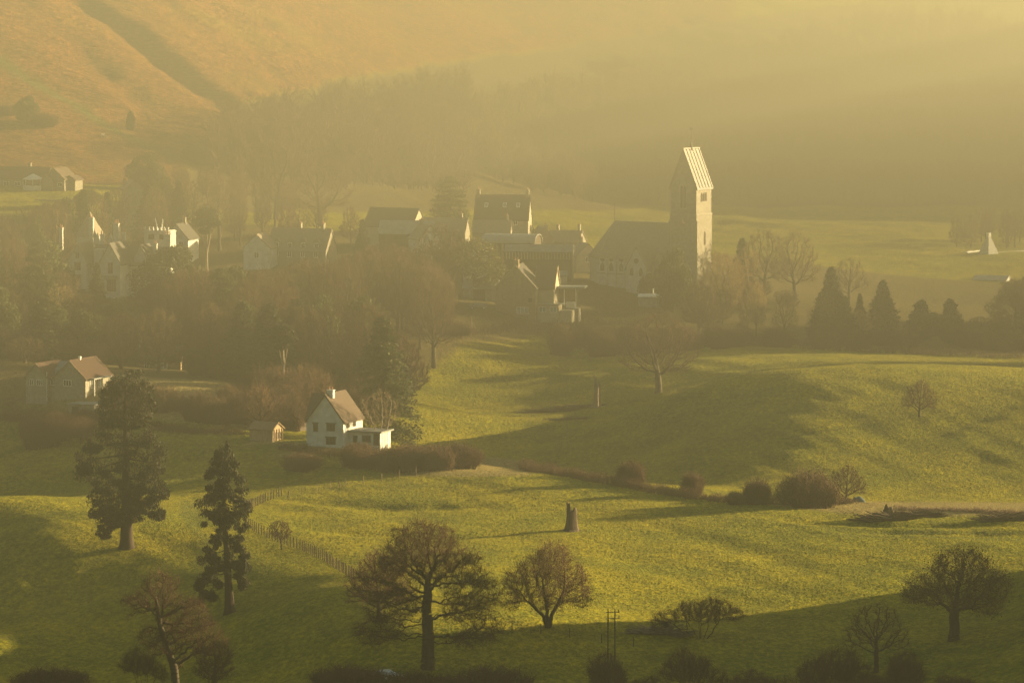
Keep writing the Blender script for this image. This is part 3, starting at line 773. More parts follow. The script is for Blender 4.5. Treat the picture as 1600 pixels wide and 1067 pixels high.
def P_cedar():
    return conifer_mesh(205, 20, [(0,3.2),(0.15,5.4),(0.45,5.0),(0.7,3.6),(0.9,2.0),(1,0.5)], 210, 110, 0.22, M_LEAF_GREEN, 0.5, 0.04, spread=0.62, clear=0.10, tiers=12, flat=0.7, lumps=9)
def P_fir():
    return conifer_mesh(207, 20, [(0,4.6),(0.12,5.4),(0.35,4.4),(0.6,3.0),(0.85,1.6),(1,0.2)], 230, 100, 0.20, M_LEAF_GREEN, 0.38, 0.16, spread=0.48, clear=0.05, tiers=15, flat=0.6, lumps=11)
def P_pine():
    return lobes_mesh(209, [(0,0,15,2.2,2.2,1.2),(1.2,0,13.4,1.8,1.8,0.9),(-1.3,0,13.2,1.7,1.7,0.9),(0.2,0,11.6,1.4,1.4,0.7)], 4200, 0.22, M_LEAF_DARK, 13, 0.26, bark=M_BARK_PALE)
def P_yew():
    return lobes_mesh(211, [(0,0,2.4,4.0,3.6,2.4),(-2.2,0,2.0,2.6,2.4,1.9),(2.4,0.3,1.9,2.6,2.4,1.9),(0.6,0,3.2,2.4,2.2,1.7)], 7500, 0.17, M_LEAF_DARK, 0.8, 0.3)
def P_holm():
    return lobes_mesh(213, [(0,0,8.5,4.2,4.2,3.6),(-3.4,0,6.4,3.4,3.4,3.2),(3.6,0,6.2,3.4,3.4,3.2),(0.8,-1,4.2,4.4,4.0,3.4),(-2.0,0,3.2,3.6,3.4,2.8),(1.6,0.6,10.6,2.4,2.4,2.0)], 15000, 0.21, M_LEAF_GREEN, 2.0, 0.45)
def P_mass():
    return tree_mesh("mass", 401, [(0,0,9.5,5.0,5.0,5.0),(-3,0,6,4,4,4.4),(3.2,0,6,4,4,4.4),(0,0,3.6,4.6,4.4,2.8)], [(0,0,-0.5),(0.1,0,1.6),(0,0.1,3)], 0.4,
                     twigs=10, twig_len=1.3, twig_r=0.026, n_attr=1000, D=0.5, kill=0.95, trop=0.12, wander=0.2, twig_up=0.45)
def P_mass2():
    return tree_mesh("mass2", 403, [(0.6,0,11,4.0,4.0,4.6),(-2.4,0,7,4,4,4.0),(2.6,0,5.4,4.2,4,4.0),(-1,0,3.2,4.2,4.4,2.6)], [(0,0,-0.5),(0.3,0,2.2),(0.6,0.1,5)], 0.36,
                     twigs=10, twig_len=1.3, twig_r=0.026, n_attr=900, D=0.5, kill=0.95, trop=0.16, wander=0.18, twig_up=0.6, m_twig=M_TWIG_RED)
def P_bush():
    return thicket_mesh(407, 6, 4.0, 240, M_TWIG, 20, 0.026)
def P_thicket():
    return thicket_mesh(301, 6, 3.0, 190, M_TWIG_RED, 16, 0.02)
def P_bramble():
    return thicket_mesh(303, 8, 1.7, 220, M_TWIG, 9, 0.018, arch=0.9)
def P_goldbush():
    return thicket_mesh(305, 4, 4.0, 90, M_TWIG_GOLD, 12, 0.016)
PROTO = dict(oak=P_oak, ash=P_ash, beech=P_beech, elm=P_elm, round=P_round, fan=P_fanbush, russet=P_russet, russetw=P_russet_wide, gnarl=P_gnarl, willow=P_willow, birch=P_birch,
             pale=P_pale, hawthorn=P_hawthorn, ivy=P_ivy, seqbig=P_seq_big, seqslim=P_seq_slim, cone=P_cone, cypress=P_cypress, cedar=P_cedar, fir=P_fir, pine=P_pine, yew=P_yew,
             holm=P_holm, mass=P_mass, mass2=P_mass2, bush=P_bush, thicket=P_thicket, bramble=P_bramble, goldbush=P_goldbush)

# ------------------------------------------------------------------ building materials
M_STONE = mat("cotswold_stone", (0.28, 0.255, 0.20), (0.20, 0.18, 0.14), 1.6, 0.9, 0.5, 8, rnd=0.06)
M_STONE_PALE = mat("pale_stone", (0.50, 0.49, 0.45), (0.38, 0.37, 0.34), 1.6, 0.9, 0.5, 8)
M_STONE_GREY = mat("grey_stone", (0.34, 0.31, 0.25), (0.22, 0.20, 0.16), 1.6, 0.9, 0.5, 8)
M_STONE_BROWN = mat("brown_stone", (0.30, 0.22, 0.13), (0.21, 0.155, 0.09), 1.6, 0.9, 0.5, 8)
M_RENDER_WHITE = mat("white_render", (0.64, 0.64, 0.62), (0.44, 0.44, 0.42), 0.9, 0.85, 0.2, 6)
M_RENDER_CREAM = mat("cream_render", (0.46, 0.40, 0.30), (0.36, 0.31, 0.23), 0.7, 0.85, 0.2, 6)
M_SLATE = mat("dark_slate", (0.075, 0.068, 0.058), (0.045, 0.040, 0.036), 2.4, 0.7, 0.5, 9, stretch=(1, 1, 2.5))
M_TILE_BROWN = mat("brown_tile", (0.12, 0.080, 0.055), (0.055, 0.038, 0.028), 2.4, 0.85, 0.6, 9, stretch=(1, 1, 2.5))
M_TILE_RED = mat("red_tile", (0.070, 0.034, 0.022), (0.040, 0.021, 0.015), 2.4, 0.85, 0.6, 9, stretch=(1, 1, 2.5))
M_STONE_TILE = mat("stone_tile", (0.28, 0.23, 0.17), (0.17, 0.14, 0.105), 2.2, 0.9, 0.6, 8, stretch=(1, 1, 2.5))
M_LEAD = mat("pale_lead", (0.13, 0.12, 0.10), (0.08, 0.075, 0.065), 1.0, 0.5, 0.1, 4)
M_TIN = mat("corrugated_tin", (0.32, 0.33, 0.31), (0.22, 0.23, 0.22), 0.8, 0.5, 0.2, 5)
M_TIN_DARK = mat("dull_tin_roof", (0.20, 0.21, 0.20), (0.13, 0.135, 0.13), 0.8, 0.6, 0.2, 5)
M_GLASS = mat("window_glass", (0.035, 0.038, 0.036), (0.020, 0.022, 0.022), 1.0, 0.15, spec=0.5)
M_GLASS_PALE = mat("sky_lit_glass", (0.30, 0.34, 0.33), (0.20, 0.23, 0.23), 1.0, 0.12, spec=0.5)  # sky's reflection painted in as a pale base colour
M_FRAME_WHITE = mat("white_frame", (0.78, 0.76, 0.70), (0.66, 0.64, 0.58), 2, 0.6)
M_FRAME_DARK = mat("dark_frame", (0.10, 0.075, 0.05), (0.06, 0.045, 0.03), 2, 0.7)
M_FRAME_RED = mat("russet_frame", (0.26, 0.10, 0.06), (0.17, 0.065, 0.04), 2, 0.7)
M_WOOD = mat("weathered_boards", (0.30, 0.20, 0.11), (0.16, 0.105, 0.06), 3, 0.9, 0.4, 8, stretch=(3, 3, 0.4))
M_WOOD_PALE = mat("pale_boards", (0.40, 0.30, 0.18), (0.26, 0.19, 0.12), 3, 0.9, 0.4, 8, stretch=(3, 3, 0.4))
M_WOOD_DARK = mat("dark_boards", (0.085, 0.062, 0.042), (0.045, 0.033, 0.024), 3, 0.9, 0.4, 8, stretch=(3, 3, 0.4))
M_CLAY = mat("clay_pot", (0.42, 0.20, 0.11), (0.30, 0.14, 0.08), 3, 0.8)
M_IRON = mat("dark_iron", (0.05, 0.045, 0.04), (0.03, 0.028, 0.025), 3, 0.6, metallic=0.3)
M_CONCRETE = mat("concrete", (0.34, 0.31, 0.26), (0.24, 0.22, 0.18), 1.5, 0.9)
M_TARP = mat("blue_tarpaulin", (0.12, 0.17, 0.18), (0.06, 0.09, 0.10), 2.0, 0.5, 0.5, 4)
M_CAR_GREY = mat("grey_car_paint", (0.16, 0.17, 0.17), (0.14, 0.15, 0.15), 0.5, 0.25, spec=0.6)
M_CAR_SILVER = mat("silver_car_paint", (0.46, 0.48, 0.48), (0.42, 0.44, 0.44), 0.5, 0.25, spec=0.6)
M_TYRE = mat("tyre_rubber", (0.03, 0.03, 0.03), (0.02, 0.02, 0.02), 4, 0.9)
M_WOOL = mat("fleece", (0.62, 0.56, 0.44), (0.48, 0.42, 0.32), 8, 0.95, 0.6, 16)
M_SKIN_DARK = mat("sheep_face", (0.10, 0.08, 0.06), (0.06, 0.05, 0.04), 8, 0.9)

# ------------------------------------------------------------------ building kit
class G:
    def __init__(s, M=None): s.v = []; s.f = []; s.M = M or Matrix.Identity(4)
    def add(s, vs, fs):
        o = len(s.v); s.v += [tuple(s.M @ Vector(p)) for p in vs]; s.f += [tuple(i + o for i in f) for f in fs]; return s
    def box(s, x0, x1, y0, y1, z0, z1):
        v = [(x, y, z) for z in (z0, z1) for y in (y0, y1) for x in (x0, x1)]
        return s.add(v, [(0, 2, 3, 1), (4, 5, 7, 6), (0, 1, 5, 4), (2, 6, 7, 3), (0, 4, 6, 2), (1, 3, 7, 5)])
    def prism(s, poly, y0, y1):          # poly in x,z, counter-clockwise seen from -y
        n = len(poly)
        v = [(x, y0, z) for x, z in poly] + [(x, y1, z) for x, z in poly]
        return s.add(v, [tuple(range(n)), tuple(range(2 * n - 1, n - 1, -1))] + [(i, i + n, (i + 1) % n + n, (i + 1) % n) for i in range(n)])
    def rod(s, p0, p1, r0, r1=None, k=8):
        v, f = tubes([p0], [p1], [r0], [r1 if r1 is not None else r0], k)
        s.add([tuple(p) for p in v], [tuple(q) for q in f] + [tuple(range(k))[::-1], tuple(range(k, 2 * k))]); return s
    def cone(s, x, y, z0, z1, r0, r1, k=8, ph=0.0):
        v = [(x + r0 * math.cos(ph + i * 2 * math.pi / k), y + r0 * math.sin(ph + i * 2 * math.pi / k), z0) for i in range(k)] + \
            [(x + r1 * math.cos(ph + i * 2 * math.pi / k), y + r1 * math.sin(ph + i * 2 * math.pi / k), z1) for i in range(k)]
        return s.add(v, [(i, (i + 1) % k, (i + 1) % k + k, i + k) for i in range(k)] + [tuple(range(k))[::-1], tuple(range(k, 2 * k))])
    def build(s, name, m, parent=None): return mesh_obj(name, s.v, s.f, m, parent)

def face_frame(side, W, L):
    """matrix taking (u, out, z) with u along the wall seen from outside, out = outward"""
    if side == 'F': return Matrix.Translation((0, -L / 2, 0)) @ Matrix(((1,0,0,0),(0,-1,0,0),(0,0,1,0),(0,0,0,1)))
    if side == 'B': return Matrix.Translation((0, L / 2, 0)) @ Matrix(((-1,0,0,0),(0,1,0,0),(0,0,1,0),(0,0,0,1)))
    if side == 'R': return Matrix.Translation((W / 2, 0, 0)) @ Matrix(((0,1,0,0),(1,0,0,0),(0,0,1,0),(0,0,0,1)))
    return Matrix.Translation((-W / 2, 0, 0)) @ Matrix(((0,-1,0,0),(-1,0,0,0),(0,0,1,0),(0,0,0,1)))

def window(root, M, u, z, w, h, frame=None, glass=None, mull=1, bars=0, sill=None, lintel=None, name="window", arch=False):
    t = 0.09
    g = G(M)
    g.box(u - w/2, u - w/2 + t, 0.005, 0.09, z, z + h).box(u + w/2 - t, u + w/2, 0.005, 0.09, z, z + h)
    g.box(u - w/2 + t, u + w/2 - t, 0.005, 0.09, z, z + t).box(u - w/2 + t, u + w/2 - t, 0.005, 0.09, z + h - t, z + h)
    for i in range(mull):
        c = u - w/2 + w * (i + 1) / (mull + 1); g.box(c - t/2, c + t/2, 0.01, 0.08, z + t, z + h - t)
    for i in range(bars):
        c = z + h * (i + 1) / (bars + 1); g.box(u - w/2 + t, u + w/2 - t, 0.012, 0.065, c - t/2.6, c + t/2.6)
    f = g.build(name, frame or M_FRAME_WHITE, root)
    G(M).box(u - w/2 + 0.02, u + w/2 - 0.02, -0.05, 0.03, z + 0.02, z + h - 0.02).build("pane", glass or M_GLASS, f)
    if lintel: G(M).box(u - w/2 - 0.15, u + w/2 + 0.15, -0.04, 0.13, z + h + 0.003, z + h + 0.2).build("lintel", lintel, f)
    if sill: G(M).box(u - w/2 - 0.1, u + w/2 + 0.1, -0.04, 0.16, z - 0.12, z - 0.003).build("sill", sill, f)
    return f
def door(root, M, u, w=0.95, h=2.05, m=None, z=0.0):
    d = G(M).box(u - w/2, u + w/2, -0.04, 0.05, z, z + h).build("door", m or M_FRAME_DARK, root)
    G(M).box(u + w/2 - 0.18, u + w/2 - 0.08, 0.052, 0.11, z + 0.95, z + 1.05).build("handle", M_IRON, d)
    return d
def chimney(root, M, x, y, z0, h, w=0.8, d=0.6, m=None, pots=2, roof=None):
    g = G(M).box(x - w/2, x + w/2, y - d/2, y + d/2, z0, z0 + h).box(x - w/2 - 0.07, x + w/2 + 0.07, y - d/2 - 0.07, y + d/2 + 0.07, z0 + h + 0.002, z0 + h + 0.16)
    c = g.build("chimney", m or M_STONE, roof or root)
    if not roof:
        for i in range(pots):
            px = x + (i - (pots - 1) / 2) * w / max(pots, 1)
            G(M).cone(px, y, z0 + h + 0.165, z0 + h + 0.6, 0.13, 0.10).build("pot", M_CLAY, c)
    else:
        pass
    return c

def wing(root, T, W, L, eave, ridge, wall, roof, base=-1.6, eo=0.35, vo=0.2, th=0.16, gable_up=0.0, barge=None, ridge_m=None):
    """one gabled block: ridge along local y, gables at +-y; returns wall and roof objects"""
    hw = W / 2
    w_ = G(T).prism([(-hw, base), (hw, base), (hw, eave), (0, ridge), (-hw, eave)], -L/2, L/2).build("wall", wall, root)
    sl = (ridge - eave) / hw; n = math.hypot(1, sl); dz = th * n
    x1 = hw + eo; z1 = eave - eo * sl
    g = G(T)
    lz = 0.012
    ly = L / 2 + vo
    # two slabs as one chevron
    g.prism([(-x1, z1 + lz), (0, ridge + lz), (x1, z1 + lz), (x1, z1 + lz + dz), (0, ridge + lz + dz), (-x1, z1 + lz + dz)], -ly, ly)
    g.f[0:2] = []
    o = len(g.v) - 12
    for k in (0, 6):
        a = [o + k + i for i in range(6)]
        q = [(a[0], a[1], a[4], a[5]), (a[1], a[2], a[3], a[4])]
        g.f += q if k == 0 else [t[::-1] for t in q]
    r_ = g.build("roof", roof, root)
    if ridge_m: G(T).box(-0.12, 0.12, -ly, ly, ridge + dz - 0.06, ridge + dz + 0.10).build("ridge_tiles", ridge_m, r_)
    if barge:
        for s in (-1, 1):
            yy = s * (ly + 0.04)
            G(T).prism([(-x1, z1 + lz - 0.1), (0, ridge + lz - 0.1), (x1, z1 + lz - 0.1), (x1, z1 + dz + 0.03), (0, ridge + dz + 0.03), (-x1, z1 + dz + 0.03)], yy - 0.035, yy + 0.035).build("bargeboard", barge, r_)
    return w_, r_
def Tm(x=0, y=0, z=0, rz=0): return Matrix.Translation((x, y, z)) @ Matrix.Rotation(rz, 4, 'Z')
def stand(name, px, d, rz, label, cat, group=None, z=None, dz=0.0):
    x = x_at(px, d); g = gz(x, d) if z is None else z
    r = empty(name, (x, d, g + dz), R(rz)); tag(r, label, cat, group); return r
def rooflight(root, T, W, eave, ridge, side, y, t, w=0.8, h=1.1, m=None):
    sl = (ridge - eave) / (W/2); a = math.atan(sl)
    x = side * (W/2) * (1 - t); z = eave + (ridge - eave) * t + 0.16 * math.hypot(1, sl) + 0.02
    M = T @ Matrix.Translation((x, y, z)) @ Matrix.Rotation(side * a, 4, 'Y')
    f = G(M).box(-h/2, h/2, -w/2, w/2, -0.05, 0.08).build("roof_window", M_FRAME_WHITE if m is None else m, root)
    G(M).box(-h/2 + 0.12, h/2 - 0.12, -w/2 + 0.12, w/2 - 0.12, 0.02, 0.10).build("pane", M_GLASS_PALE, f)
def dormer(root, T, W, L, eave, ridge, side, y, w=1.5, h=1.6, wall=None, roof=None, t=0.12):
    """small gabled dormer on the slope of side +-1"""
    sl = (ridge - eave) / (W/2)
    x0 = side * (W/2) * (1 - t); z0 = eave + (ridge - eave) * t
    depth = min((h + 0.8) / sl, W/2 * 0.9)
    M = T @ Matrix.Translation((x0, y, z0)) @ Matrix.Rotation(R(90) * side, 4, 'Z')
    # local: y out of slope is -y
    g = G(M).prism([(-w/2, -0.2), (w/2, -0.2), (w/2, h * 0.62), (0, h + 0.25), (-w/2, h * 0.62)], -0.05, depth)
    d = g.build("dormer", wall or M_STONE, root)
    r = G(M)
    for s in (-1, 1):
        r.add([(0, -0.2, h + 0.28), (s * (w/2 + 0.15), -0.2, h * 0.62 - 0.1), (s * (w/2 + 0.15), depth, h * 0.62 - 0.1), (0, depth, h + 0.28),
               (0, -0.2, h + 0.42), (s * (w/2 + 0.15), -0.2, h * 0.62 + 0.04), (s * (w/2 + 0.15), depth, h * 0.62 + 0.04), (0, depth, h + 0.42)],
              [(0,1,2,3),(7,6,5,4),(0,4,5,1),(2,6,7,3),(1,5,6,2)])
    r.build("dormer_roof", roof or M_STONE_TILE, d)
    MM = M @ Matrix(((1,0,0,0),(0,-1,0,-0.05),(0,0,1,0),(0,0,0,1)))
    g = G(MM).box(-w*0.34, w*0.34, 0.0, 0.06, 0.05, h * 0.62); g.build("frame", M_FRAME_WHITE, d)
    G(MM).box(-w*0.26, -0.04, 0.02, 0.09, 0.13, h * 0.56).box(0.04, w*0.26, 0.02, 0.09, 0.13, h * 0.56).build("pane", M_GLASS, d)

# ------------------------------------------------------------------ 1 the church
def church():
    d = 922; root = stand("church", 1080, d, -33, "hazy stone church with tall saddleback tower, sunlit ribbed gable roof and long nave", "church", dz=-0.3)
    I = Matrix.Identity(4)
    base = root.location.z
    def h(py): return z_at(py, d) - base
    w = 3.5
    eave, ridge, string = h(292), h(235), h(334)
    t = G().box(-w, w, -w, w, -2, string).prism([(-w + .12, string), (w - .12, string), (w - .12, eave), (0, ridge), (-w + .12, eave)], -w + .12, w - .12)
    tower = t.build("tower", M_STONE, root)
    G().box(-w - .12, w + .12, -w - .12, w + .12, string - 0.16, string + 0.16).build("string_course", M_STONE_GREY, tower)
    # corner buttress strips
    for sx in (-1, 1):
        for sy in (-1,):
            G().box(sx * w - .3, sx * w + .3, sy * w - .16, sy * w + .3, -2, string - 1.4).build("buttress", M_STONE, tower)
    # roof: two thick slopes with standing ribs
    sl = (ridge - eave) / w; n = math.hypot(1, sl); g = G(); ly = w + .12; x1 = w + .25; z1 = eave - .25 * sl; dz = .10 * n
    for s in (-1, 1):
        g.add([(0, -ly, ridge + .02), (s * x1, -ly, z1 + .02), (s * x1, ly, z1 + .02), (0, ly, ridge + .02), (0, -ly, ridge + .02 + dz), (s * x1, -ly, z1 + .02 + dz), (s * x1, ly, z1 + .02 + dz), (0, ly, ridge + .02 + dz)],
              [(0,1,2,3),(7,6,5,4),(0,4,5,1),(2,6,7,3),(1,5,6,2)])
        for i in range(6):
            y = -ly + .2 + (2 * ly - .4) * i / 5
            g.add([(0, y - .2, ridge + dz), (s * x1, y - .2, z1 + dz), (s * x1, y + .2, z1 + dz), (0, y + .2, ridge + dz), (0, y - .2, ridge + dz + .30), (s * x1, y - .2, z1 + dz + .30), (s * x1, y + .2, z1 + dz + .30), (0, y + .2, ridge + dz + .30)],
                  [(7,6,5,4),(0,4,5,1),(2,6,7,3),(1,5,6,2)])
    roof = g.build("tower_roof", M_LEAD, root)
    G().box(-.16, .16, -ly, ly, ridge + dz + .1, ridge + dz + .38).build("ridge_cap", M_LEAD, roof)
    # fleche with weathercock
    fl = G().cone(0, 0, ridge, ridge + 2.6, .42, .06, 8).rod((0, 0, ridge + 2.6), (0, 0, ridge + 4.6), .05).build("spirelet", M_IRON, root)
    G().add([(-.45, -.03, ridge + 4.6), (.5, -.03, ridge + 4.75), (.25, -.03, ridge + 5.1), (-.3, -.03, ridge + 5.2), (-.45, .03, ridge + 4.6), (.5, .03, ridge + 4.75), (.25, .03, ridge + 5.1), (-.3, .03, ridge + 5.2)],
            [(0,1,2,3),(7,6,5,4),(0,4,5,1),(1,5,6,2),(2,6,7,3),(3,7,4,0)]).build("weathercock", M_IRON, fl)
    # tall belfry lancet in the gable
    F_ = face_frame('F', 2 * w, 2 * w)
    zz0, zz1 = h(328), h(280)
    op = G(F_ @ Matrix.Translation((0, -.12, 0)))
    def lancet(g, u, w2, z0, z1, y0, y1):
        k = z1 - w2 * 1.7
        P = [(u - w2, z0), (u + w2, z0), (u + w2, k), (u + w2 * .6, k + w2), (u, z1), (u - w2 * .6, k + w2), (u - w2, k)]
        n = len(P); v = [(x, y0, z) for x, z in P] + [(x, y1, z) for x, z in P]
        g.add(v, [tuple(range(n)), tuple(range(2*n-1, n-1, -1))] + [(i, i + n, (i+1) % n + n, (i+1) % n) for i in range(n)])
    lancet(op, 0, 1.15, zz0 + .3, zz1, -.05, .10)
    su = op.build("belfry_opening", M_STONE_GREY, tower)
    g = G(F_ @ Matrix.Translation((0, -.12, 0)))
    lancet(g, -.42, .32, zz0 + .6, zz1 - 1.3, .0, .14); lancet(g, .42, .32, zz0 + .6, zz1 - 1.3, .0, .14)
    g.build("louvres", M_WOOD_DARK, tower)
    g = G(F_ @ Matrix.Translation((0, -.12, 0))); g.box(-.07, .07, .0, .22, zz0 + .4, zz1 - .6).box(-1.3, 1.3, .0, .45, zz0 - .15, zz0 + .15)
    g.build("mullion", M_STONE, tower)
    g = G(F_ @ Matrix.Translation((0, 0, 0)) @ Matrix.Rotation(R(-90), 4, 'X')); 
    c = G(F_); k = 16; cz = h(347)
    v = [(.95 * math.cos(i * 2 * math.pi / k), .12, cz + .95 * math.sin(i * 2 * math.pi / k)) for i in range(k)] + [(.95 * math.cos(i * 2 * math.pi / k), -.05, cz + .95 * math.sin(i * 2 * math.pi / k)) for i in range(k)]
    c.add(v, [tuple(range(k)), tuple(range(2*k-1, k-1, -1))] + [(i, i + k, (i+1) % k + k, (i+1) % k) for i in range(k)])
    ck = c.build("clock_face", M_STONE_BROWN, tower)
    G(F_).box(-.04, .04, .125, .16, cz, cz + .7).box(-.02, .5, .125, .16, cz - .04, cz + .04).build("clock_hands", M_FRAME_WHITE, ck)
    # right face: three-light louvre and a lancet
    Rf = face_frame('R', 2 * w, 2 * w)
    g = G(Rf @ Matrix.Translation((0, -.12, 0)))
    for u in (-.95, 0, .95): lancet(g, u, .33, h(314), h(300), -.03, .09)
    g.build("louvre_window", M_WOOD_DARK, tower)
    g = G(Rf); lancet(g, .3, .34, h(382), h(361), -.04, .08); g.build("lancet_window", M_WOOD_DARK, tower)
    # nave runs off to the left (local -x)
    hb = h(449); he = h(403); hr = h(351)
    N0, N1 = -w, -22.5; cx = (N0 + N1) / 2; L = N0 - N1; yc = 2.2; W = 11.5
    T = Tm(cx, yc, 0, R(90))
    nw = G(T).prism([(-W/2, -2), (W/2, -2), (W/2, he), (0, hr - .4), (-W/2, he)], -L/2, L/2)
    # apse: half octagon at the far end (local -x => T +y)
    nave = nw.build("nave", M_STONE_PALE, root)
    a = G(T); Z0 = -2
    P = [(-W/2, L/2), (-W*.27, L/2 + 4.2), (W*.27, L/2 + 4.2), (W/2, L/2)]
    v = [(x, y, Z0) for x, y in P] + [(x, y, he) for x, y in P]
    a.add(v, [(0,1,5,4)[::-1], (1,2,6,5)[::-1], (2,3,7,6)[::-1], (4,5,6,7)]); a.build("apse", M_STONE_PALE, root)
    r = G(T); e = .5; ez = he - e * (hr - he) / (W/2)
    r.add([(-W/2 - e, -L/2 + .05, ez), (0, -L/2 + .05, hr), (W/2 + e, -L/2 + .05, ez), (-W/2 - e, L/2, ez), (0, L/2 - .6, hr), (W/2 + e, L/2, ez), (-W*.29, L/2 + 4.8, ez), (W*.29, L/2 + 4.8, ez)],
          [(0,1,4,3)[::-1], (1,2,5,4)[::-1], (3,4,6)[::-1], (4,5,7)[::-1], (4,7,6)[::-1], (0,3,6,7,5,2)])
    nr = r.build("nave_roof", M_STONE_TILE, root)
    G(T).box(-.15, .15, -L/2 + .1, L/2 - .6, hr - .08, hr + .14).build("ridge_tiles", M_STONE_GREY, nr)
    G(T).rod((0, L/2 - .6, hr), (0, L/2 - .6, hr + 4.3), .09, .04).rod((-.45, L/2 - .6, hr + 3.3), (.45, L/2 - .6, hr + 3.3), .05).build("roof_cross", M_IRON, nr)
    # string and windows of the camera-side wall (local -y)
    FN = Tm(cx, yc - W/2, 0, 0) @ Matrix(((1,0,0,0),(0,-1,0,0),(0,0,1,0),(0,0,0,1)))
    zs = h(431)
    G(FN).box(-L/2, L/2 - 4, -.05, .18, zs - .12, zs + .12).build("string_course", M_STONE_GREY, nave)
    for u in (-8.6, -6.2, -3.5, -.8):
        g = G(FN); lancet(g, u, .50, h(427), h(413), -.04, .07); wv = g.build("window", M_GLASS, nave)
        k = 12; g = G(FN); cz = h(408.5)
        v = [(u + .62 * math.cos(i * 2 * math.pi / k), .08, cz + .62 * math.sin(i * 2 * math.pi / k)) for i in range(k)] + [(u + .62 * math.cos(i * 2 * math.pi / k), -.05, cz + .62 * math.sin(i * 2 * math.pi / k)) for i in range(k)]
        g.add(v, [tuple(range(k)), tuple(range(2*k-1, k-1, -1))] + [(i, i + k, (i+1) % k + k, (i+1) % k) for i in range(k)])
        g.build("round_window", M_GLASS, nave)
        G(FN).box(u + 1.15, u + 1.45, -.05, .4, -2, zs + 2.6).build("buttress", M_STONE_PALE, nave)
    # transept gable towards the camera
    tx = -11.2; Tt = Tm(tx + 1.8, yc - W/2 - 1.5, 0, 0)
    hE, hR = h(418), h(386)
    wing(root, Tt, 5.4, 7.0, hE, hR, M_STONE_PALE, M_STONE_TILE, base=-2)
    ff = Tt @ face_frame('F', 5.4, 7.0)
    g = G(ff); k = 12; cz = h(407)
    v = [(.6 * math.cos(i * 2 * math.pi / k), .08, cz + .6 * math.sin(i * 2 * math.pi / k)) for i in range(k)] + [(.6 * math.cos(i * 2 * math.pi / k), -.05, cz + .6 * math.sin(i * 2 * math.pi / k)) for i in range(k)]
    g.add(v, [tuple(range(k)), tuple(range(2*k-1, k-1, -1))] + [(i, i + k, (i+1) % k + k, (i+1) % k) for i in range(k)]); g.build("round_window", M_GLASS, root)
    for u in (-1.2, 1.2):
        g = G(ff); lancet(g, u, .45, h(430), h(417), -.04, .07); g.build("window", M_GLASS, root)
    # porch between transept and tower with lit coping
    Tp = Tm(-5.2, -4.2, 0, 0)
    wing(root, Tp, 4.2, 5, h(428), h(399), M_STONE, M_STONE_TILE, base=-2)
church()

# ------------------------------------------------------------------ 2 white cottage
def cottage():
    d = 648; root = stand("cottage", 511, d, -22, "white gabled cottage with brown tiled roof at the edge of the green field", "cottage", dz=-0.2)
    b = root.location.z; h = lambda py: z_at(py, d) - b
    W, L = 6.3, 7.6; e, r = h(656), h(617)
    T = Tm(0, L/2 - 1.0, 0)
    wl_, rf = wing(root, T, W, L, e, r, M_RENDER_WHITE, M_TILE_BROWN, barge=M_FRAME_DARK)
    ff = T @ face_frame('F', W, L)
    window(root, ff, -1.75, h(674), .85, 1.35, M_FRAME_DARK, lintel=M_FRAME_DARK, mull=0)
    window(root, ff, .95, h(672), 1.5, 1.15, M_FRAME_DARK, lintel=M_FRAME_DARK, mull=2)
    window(root, ff, .95, h(693), 1.7, 1.1, M_FRAME_DARK, lintel=M_FRAME_DARK, mull=2)
    rr = T @ face_frame('R', W, L)
    window(root, rr, .5, h(668), 1.0, .9, M_FRAME_DARK, mull=1); window(root, rr, -2.0, h(668), 1.0, .9, M_FRAME_DARK, mull=1)
    c = chimney(root, T, .35, -L/2 + 1.3, r - .5, 1.2, 1.1, .7, M_RENDER_WHITE, 2)
    # cross wing to the left behind
    T2 = Tm(-2.6, 4.6, 0, R(90))
    wing(root, T2, 5.2, 4.4, e, r - .5, M_RENDER_WHITE, M_TILE_BROWN)
    # flat-roofed extension to the right
    x0, x1, y0, y1 = W/2 + .01, W/2 + 5.6, 1.0, 5.2
    G().box(x0, x1, y0, y1, -1.4, h(674)).build("extension_wall", M_RENDER_WHITE, root)
    ex = G().box(x0 + .02, x1 + .45, y0 - .45, y1 + .3, h(674) + .004, h(674) + .26).build("extension_roof", M_TIN_DARK, root)
    fx = Matrix.Translation(((x0+x1)/2, y0, 0)) @ Matrix(((1,0,0,0),(0,-1,0,0),(0,0,1,0),(0,0,0,1)))
    window(root, fx, -1.6, h(690), .8, 1.1, M_FRAME_DARK, mull=0); window(root, fx, .4, h(689), 1.5, 1.1, M_FRAME_DARK, mull=2); door(root, fx, 2.1, h=1.9, z=h(693.5))
    # pergola posts at the right end
    for y in (y0 + .1, y0 + 2.2): G().box(x1 + .25, x1 + .37, y, y + .12, -.6, h(674)).build("post", M_FRAME_WHITE, root)
cottage()

def simple_house(name, px, d, rz, W, L, top_e, top_r, wall, roof, label, cat="house", wins=(), chim=(), oy=0.0, dz=-0.2, base=-2.0, barge=None, ridge_m=None, skip=None, ox=0.0):
    root = stand(name, px, d, rz, label, cat, dz=dz)
    b = root.location.z; h = lambda py: z_at(py, d) - b
    e, r = h(top_e), h(top_r); T = Tm(ox, oy, 0)
    wing(root, T, W, L, e, r, wall, roof, base=base, barge=barge, ridge_m=ridge_m)
    for side, u, py, w, hh, fr, gl, mu in wins:
        window(root, T @ face_frame(side, W, L), u, h(py), w, hh, fr, gl, mull=mu)
    for x, y, hh, w, m, pots in chim:
        sl = (r - e) / (W/2); zb = r - abs(x) * sl - .6
        chimney(root, T, x, y, zb, hh + .6, w, w * .7, m, pots)
    return root, h, T

